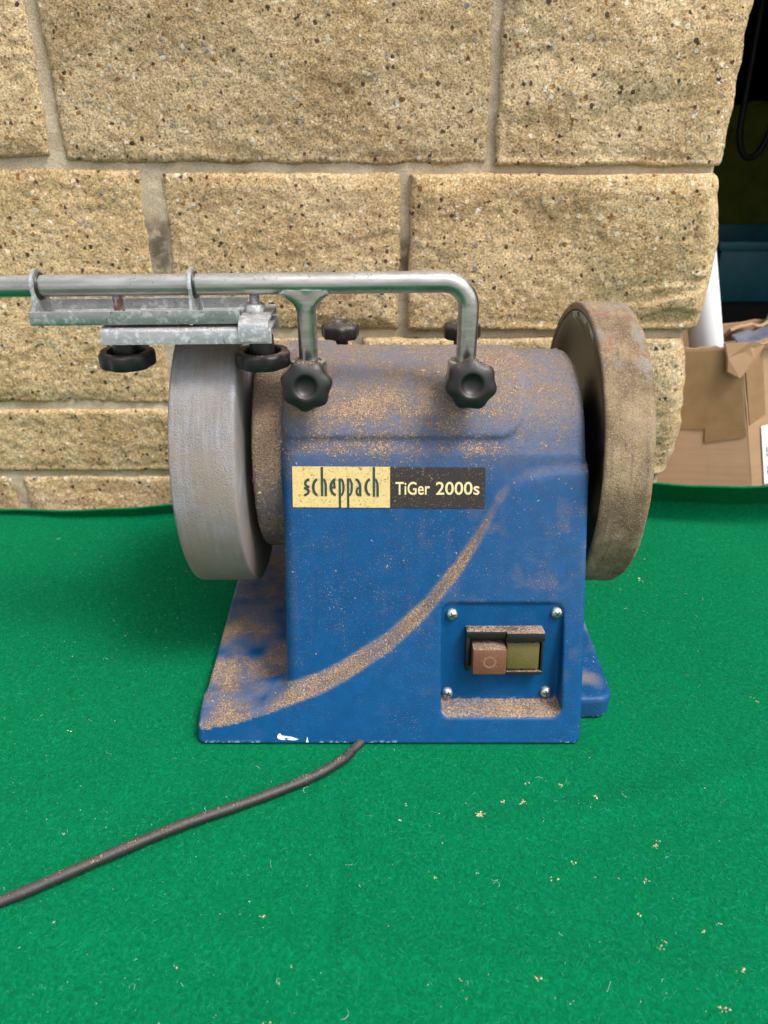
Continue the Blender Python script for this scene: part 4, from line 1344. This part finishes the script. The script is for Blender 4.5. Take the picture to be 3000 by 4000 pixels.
# torn flap hanging over the corner, and far flaps
cor = B1
tf = [(-0.020, -0.001, 0.004), (0.004, -0.006, 0.007), (0.020, -0.004, 0.004), (0.012, -0.010, -0.012), (-0.002, -0.012, -0.030), (-0.014, -0.008, -0.024), (-0.016, -0.006, -0.010)]
m = MB()
vs = [(cor + Vector(p))[:] for p in tf] + [(cor + Vector(p) + Vector((0.001, -0.002, 0.001)))[:] for p in tf]
n = len(tf)
m.add(vs, [tuple(range(n))[::-1], tuple(range(n, 2 * n))] + [(i, (i + 1) % n, n + (i + 1) % n, n + i) for i in range(n)])
m.build('torn_flap', M_CARD, box, smooth=False)
sheet('box_flap', (Vector((0.400, 0.903, 0.122)), Vector((0.545, 0.972, 0.126)), Vector((0.55, 0.955, 0.146)), Vector((0.403, 0.890, 0.142))), 0.004, M_CARD, box, (20, 5), 0.002, 9, 0.004)
sheet('box_flap', (B1 + Vector((0.010, -0.004, -0.002)), B1 + Vector((0.15, 0.058, 0.010)), B1 + Vector((0.16, 0.066, 0.026)), B1 + Vector((0.020, 0.002, 0.008))), 0.003, M_CARD, box, (22, 4), 0.003, 14, 0.004)
bag = sheet('plastic_wrap', (Vector((0.398, 0.815, 0.130)), Vector((0.50, 0.860, 0.138)), Vector((0.53, 0.940, 0.140)), Vector((0.402, 0.880, 0.134))), 0.003, M_BAG, None, (26, 14), 0.004, 17)
tag(bag, 'crumpled slate grey plastic wrap inside the torn cardboard box', 'plastic wrap')

pt, pbm = Vector((0.332, 0.870, 0.262)), Vector((0.401, 0.870, 0.02))
pdir = (pt - pbm)
pm = MB()
top = pbm + pdir * 1.12
pm.tube([pbm + (top - pbm) * t for t in np.linspace(0, 1, 8)], 0.0185, 40, caps=False)
pm.tube([pbm + (top - pbm) * t for t in np.linspace(0, 1, 8)], 0.0160, 40, caps=False)
nn = len(pm.v) // 2
pm.f += [(nn - 40 + k, nn - 40 + (k + 1) % 40, 2 * nn - 40 + (k + 1) % 40, 2 * nn - 40 + k) for k in range(40)]
po = pm.build('plastic_pipe', M_PIPE, None, sharp=40, origin=pbm)
tag(po, 'white plastic pipe leaning between the wall end and the cardboard box', 'pipe')

st = MB().tube([(0.455, 0.94, 0.06), (0.470, 0.945, 0.12), (0.487, 0.95, 0.170), (0.506, 0.955, 0.220), (0.53, 0.96, 0.27)], [0.0052, 0.0052, 0.005, 0.0048, 0.0045], 12)
so = st.build('green_cane', M_STALK, None, origin=(0.455, 0.94, 0.06))
tag(so, 'pale green cane sticking up out of the cardboard box', 'cane')

brd = MB().box((0.56, 1.47, -0.006), (0.84, 1.80, 0.033), 0.003).build('shade_black_board', M_GARAGE, None, origin=(0.70, 1.6, -0.006))  # added board; its near-black colour is the shade below the crate
tag(brd, 'thick board added under the teal crate, coloured black for the shade there', 'board')
crate = thing('teal_crate', (0.72, 1.58, 0.034), 'dark teal plastic crate in the unlit garage', 'crate')
cb = MB()
x0, x1, y0, y1, z0, z1 = 0.632, 0.98, 1.50, 1.76, 0.034, 0.142
cb.box((x0, y0, z0), (x1, y0 + 0.006, z1), 0.002); cb.box((x0, y1 - 0.006, z0), (x1, y1, z1), 0.002)
cb.box((x0, y0 + 0.0065, z0), (x0 + 0.006, y1 - 0.0065, z1), 0.002); cb.box((x1 - 0.006, y0 + 0.0065, z0), (x1, y1 - 0.0065, z1), 0.002)
cb.box((x0 + 0.0065, y0 + 0.0065, z0), (x1 - 0.0065, y1 - 0.0065, z0 + 0.006))
cb.build('tub', M_TEAL, crate, sharp=30)
rm = MB()
rm.box((x0 - 0.010, y0 - 0.010, z1 - 0.012), (x1 + 0.010, y0 - 0.0005, z1 + 0.004), 0.003)
rm.box((x0 - 0.010, y0 - 0.0003, z1 - 0.012), (x0 - 0.0005, y1 + 0.01, z1 + 0.004), 0.003)
rm.build('rim', M_TEAL, crate, sharp=30)

# hi-vis jacket and a hose loop hanging far back
jk = thing('hanging_jacket', (0.98, 2.2, 0.06), 'dim yellow green work jacket hanging at the back of the dark garage', 'jacket')
prof = [(0.00, -0.16, 0.16), (0.12, -0.165, 0.165), (0.25, -0.15, 0.15), (0.36, -0.14, 0.14), (0.44, -0.15, 0.15), (0.50, -0.12, 0.12), (0.53, -0.05, 0.05)]
nj = 32
vs, fs = [], []
for h, a, b_ in prof:
    for k in range(nj):
        t = 2 * PI * k / nj
        fold = 1 + 0.10 * math.sin(5 * t + h * 6) + 0.06 * math.sin(9 * t + 2 * h)
        vs.append((0.98 + (b_ - a) / 2 * math.cos(t) * fold, 2.2 + 0.07 * math.sin(t) * fold * (1 - h * 0.5), 0.06 + h * 0.6))
for i in range(len(prof) - 1):
    for k in range(nj):
        k2 = (k + 1) % nj
        fs.append((i * nj + k, i * nj + k2, (i + 1) * nj + k2, (i + 1) * nj + k))
MB().add(vs, fs).build('jacket_body', M_HIVIS, jk)
for sg in (-1, 1):
    MB().tube([(0.98 + sg * 0.14, 2.2, 0.336), (0.98 + sg * 0.19, 2.19, 0.252), (0.98 + sg * 0.21, 2.17, 0.168), (0.98 + sg * 0.205, 2.16, 0.084)], [0.06, 0.06, 0.052, 0.045], 20).build('sleeve', M_HIVIS, jk)
hp = [(0.735 + 0.032 * math.cos(t), 1.7, 0.35 + 0.075 * math.sin(t)) for t in np.linspace(R(200), R(340), 24)]
hp = [(hp[0][0] - 0.005, 1.7, 0.60)] + hp + [(hp[-1][0] + 0.005, 1.7, 0.60)]
ho = MB().tube(hp, 0.006, 12).build('black_hose', M_BLKCAB, None, origin=(0.735, 1.7, 0.275))
tag(ho, 'black rubber hose loop hanging in the dark garage opening', 'hose')
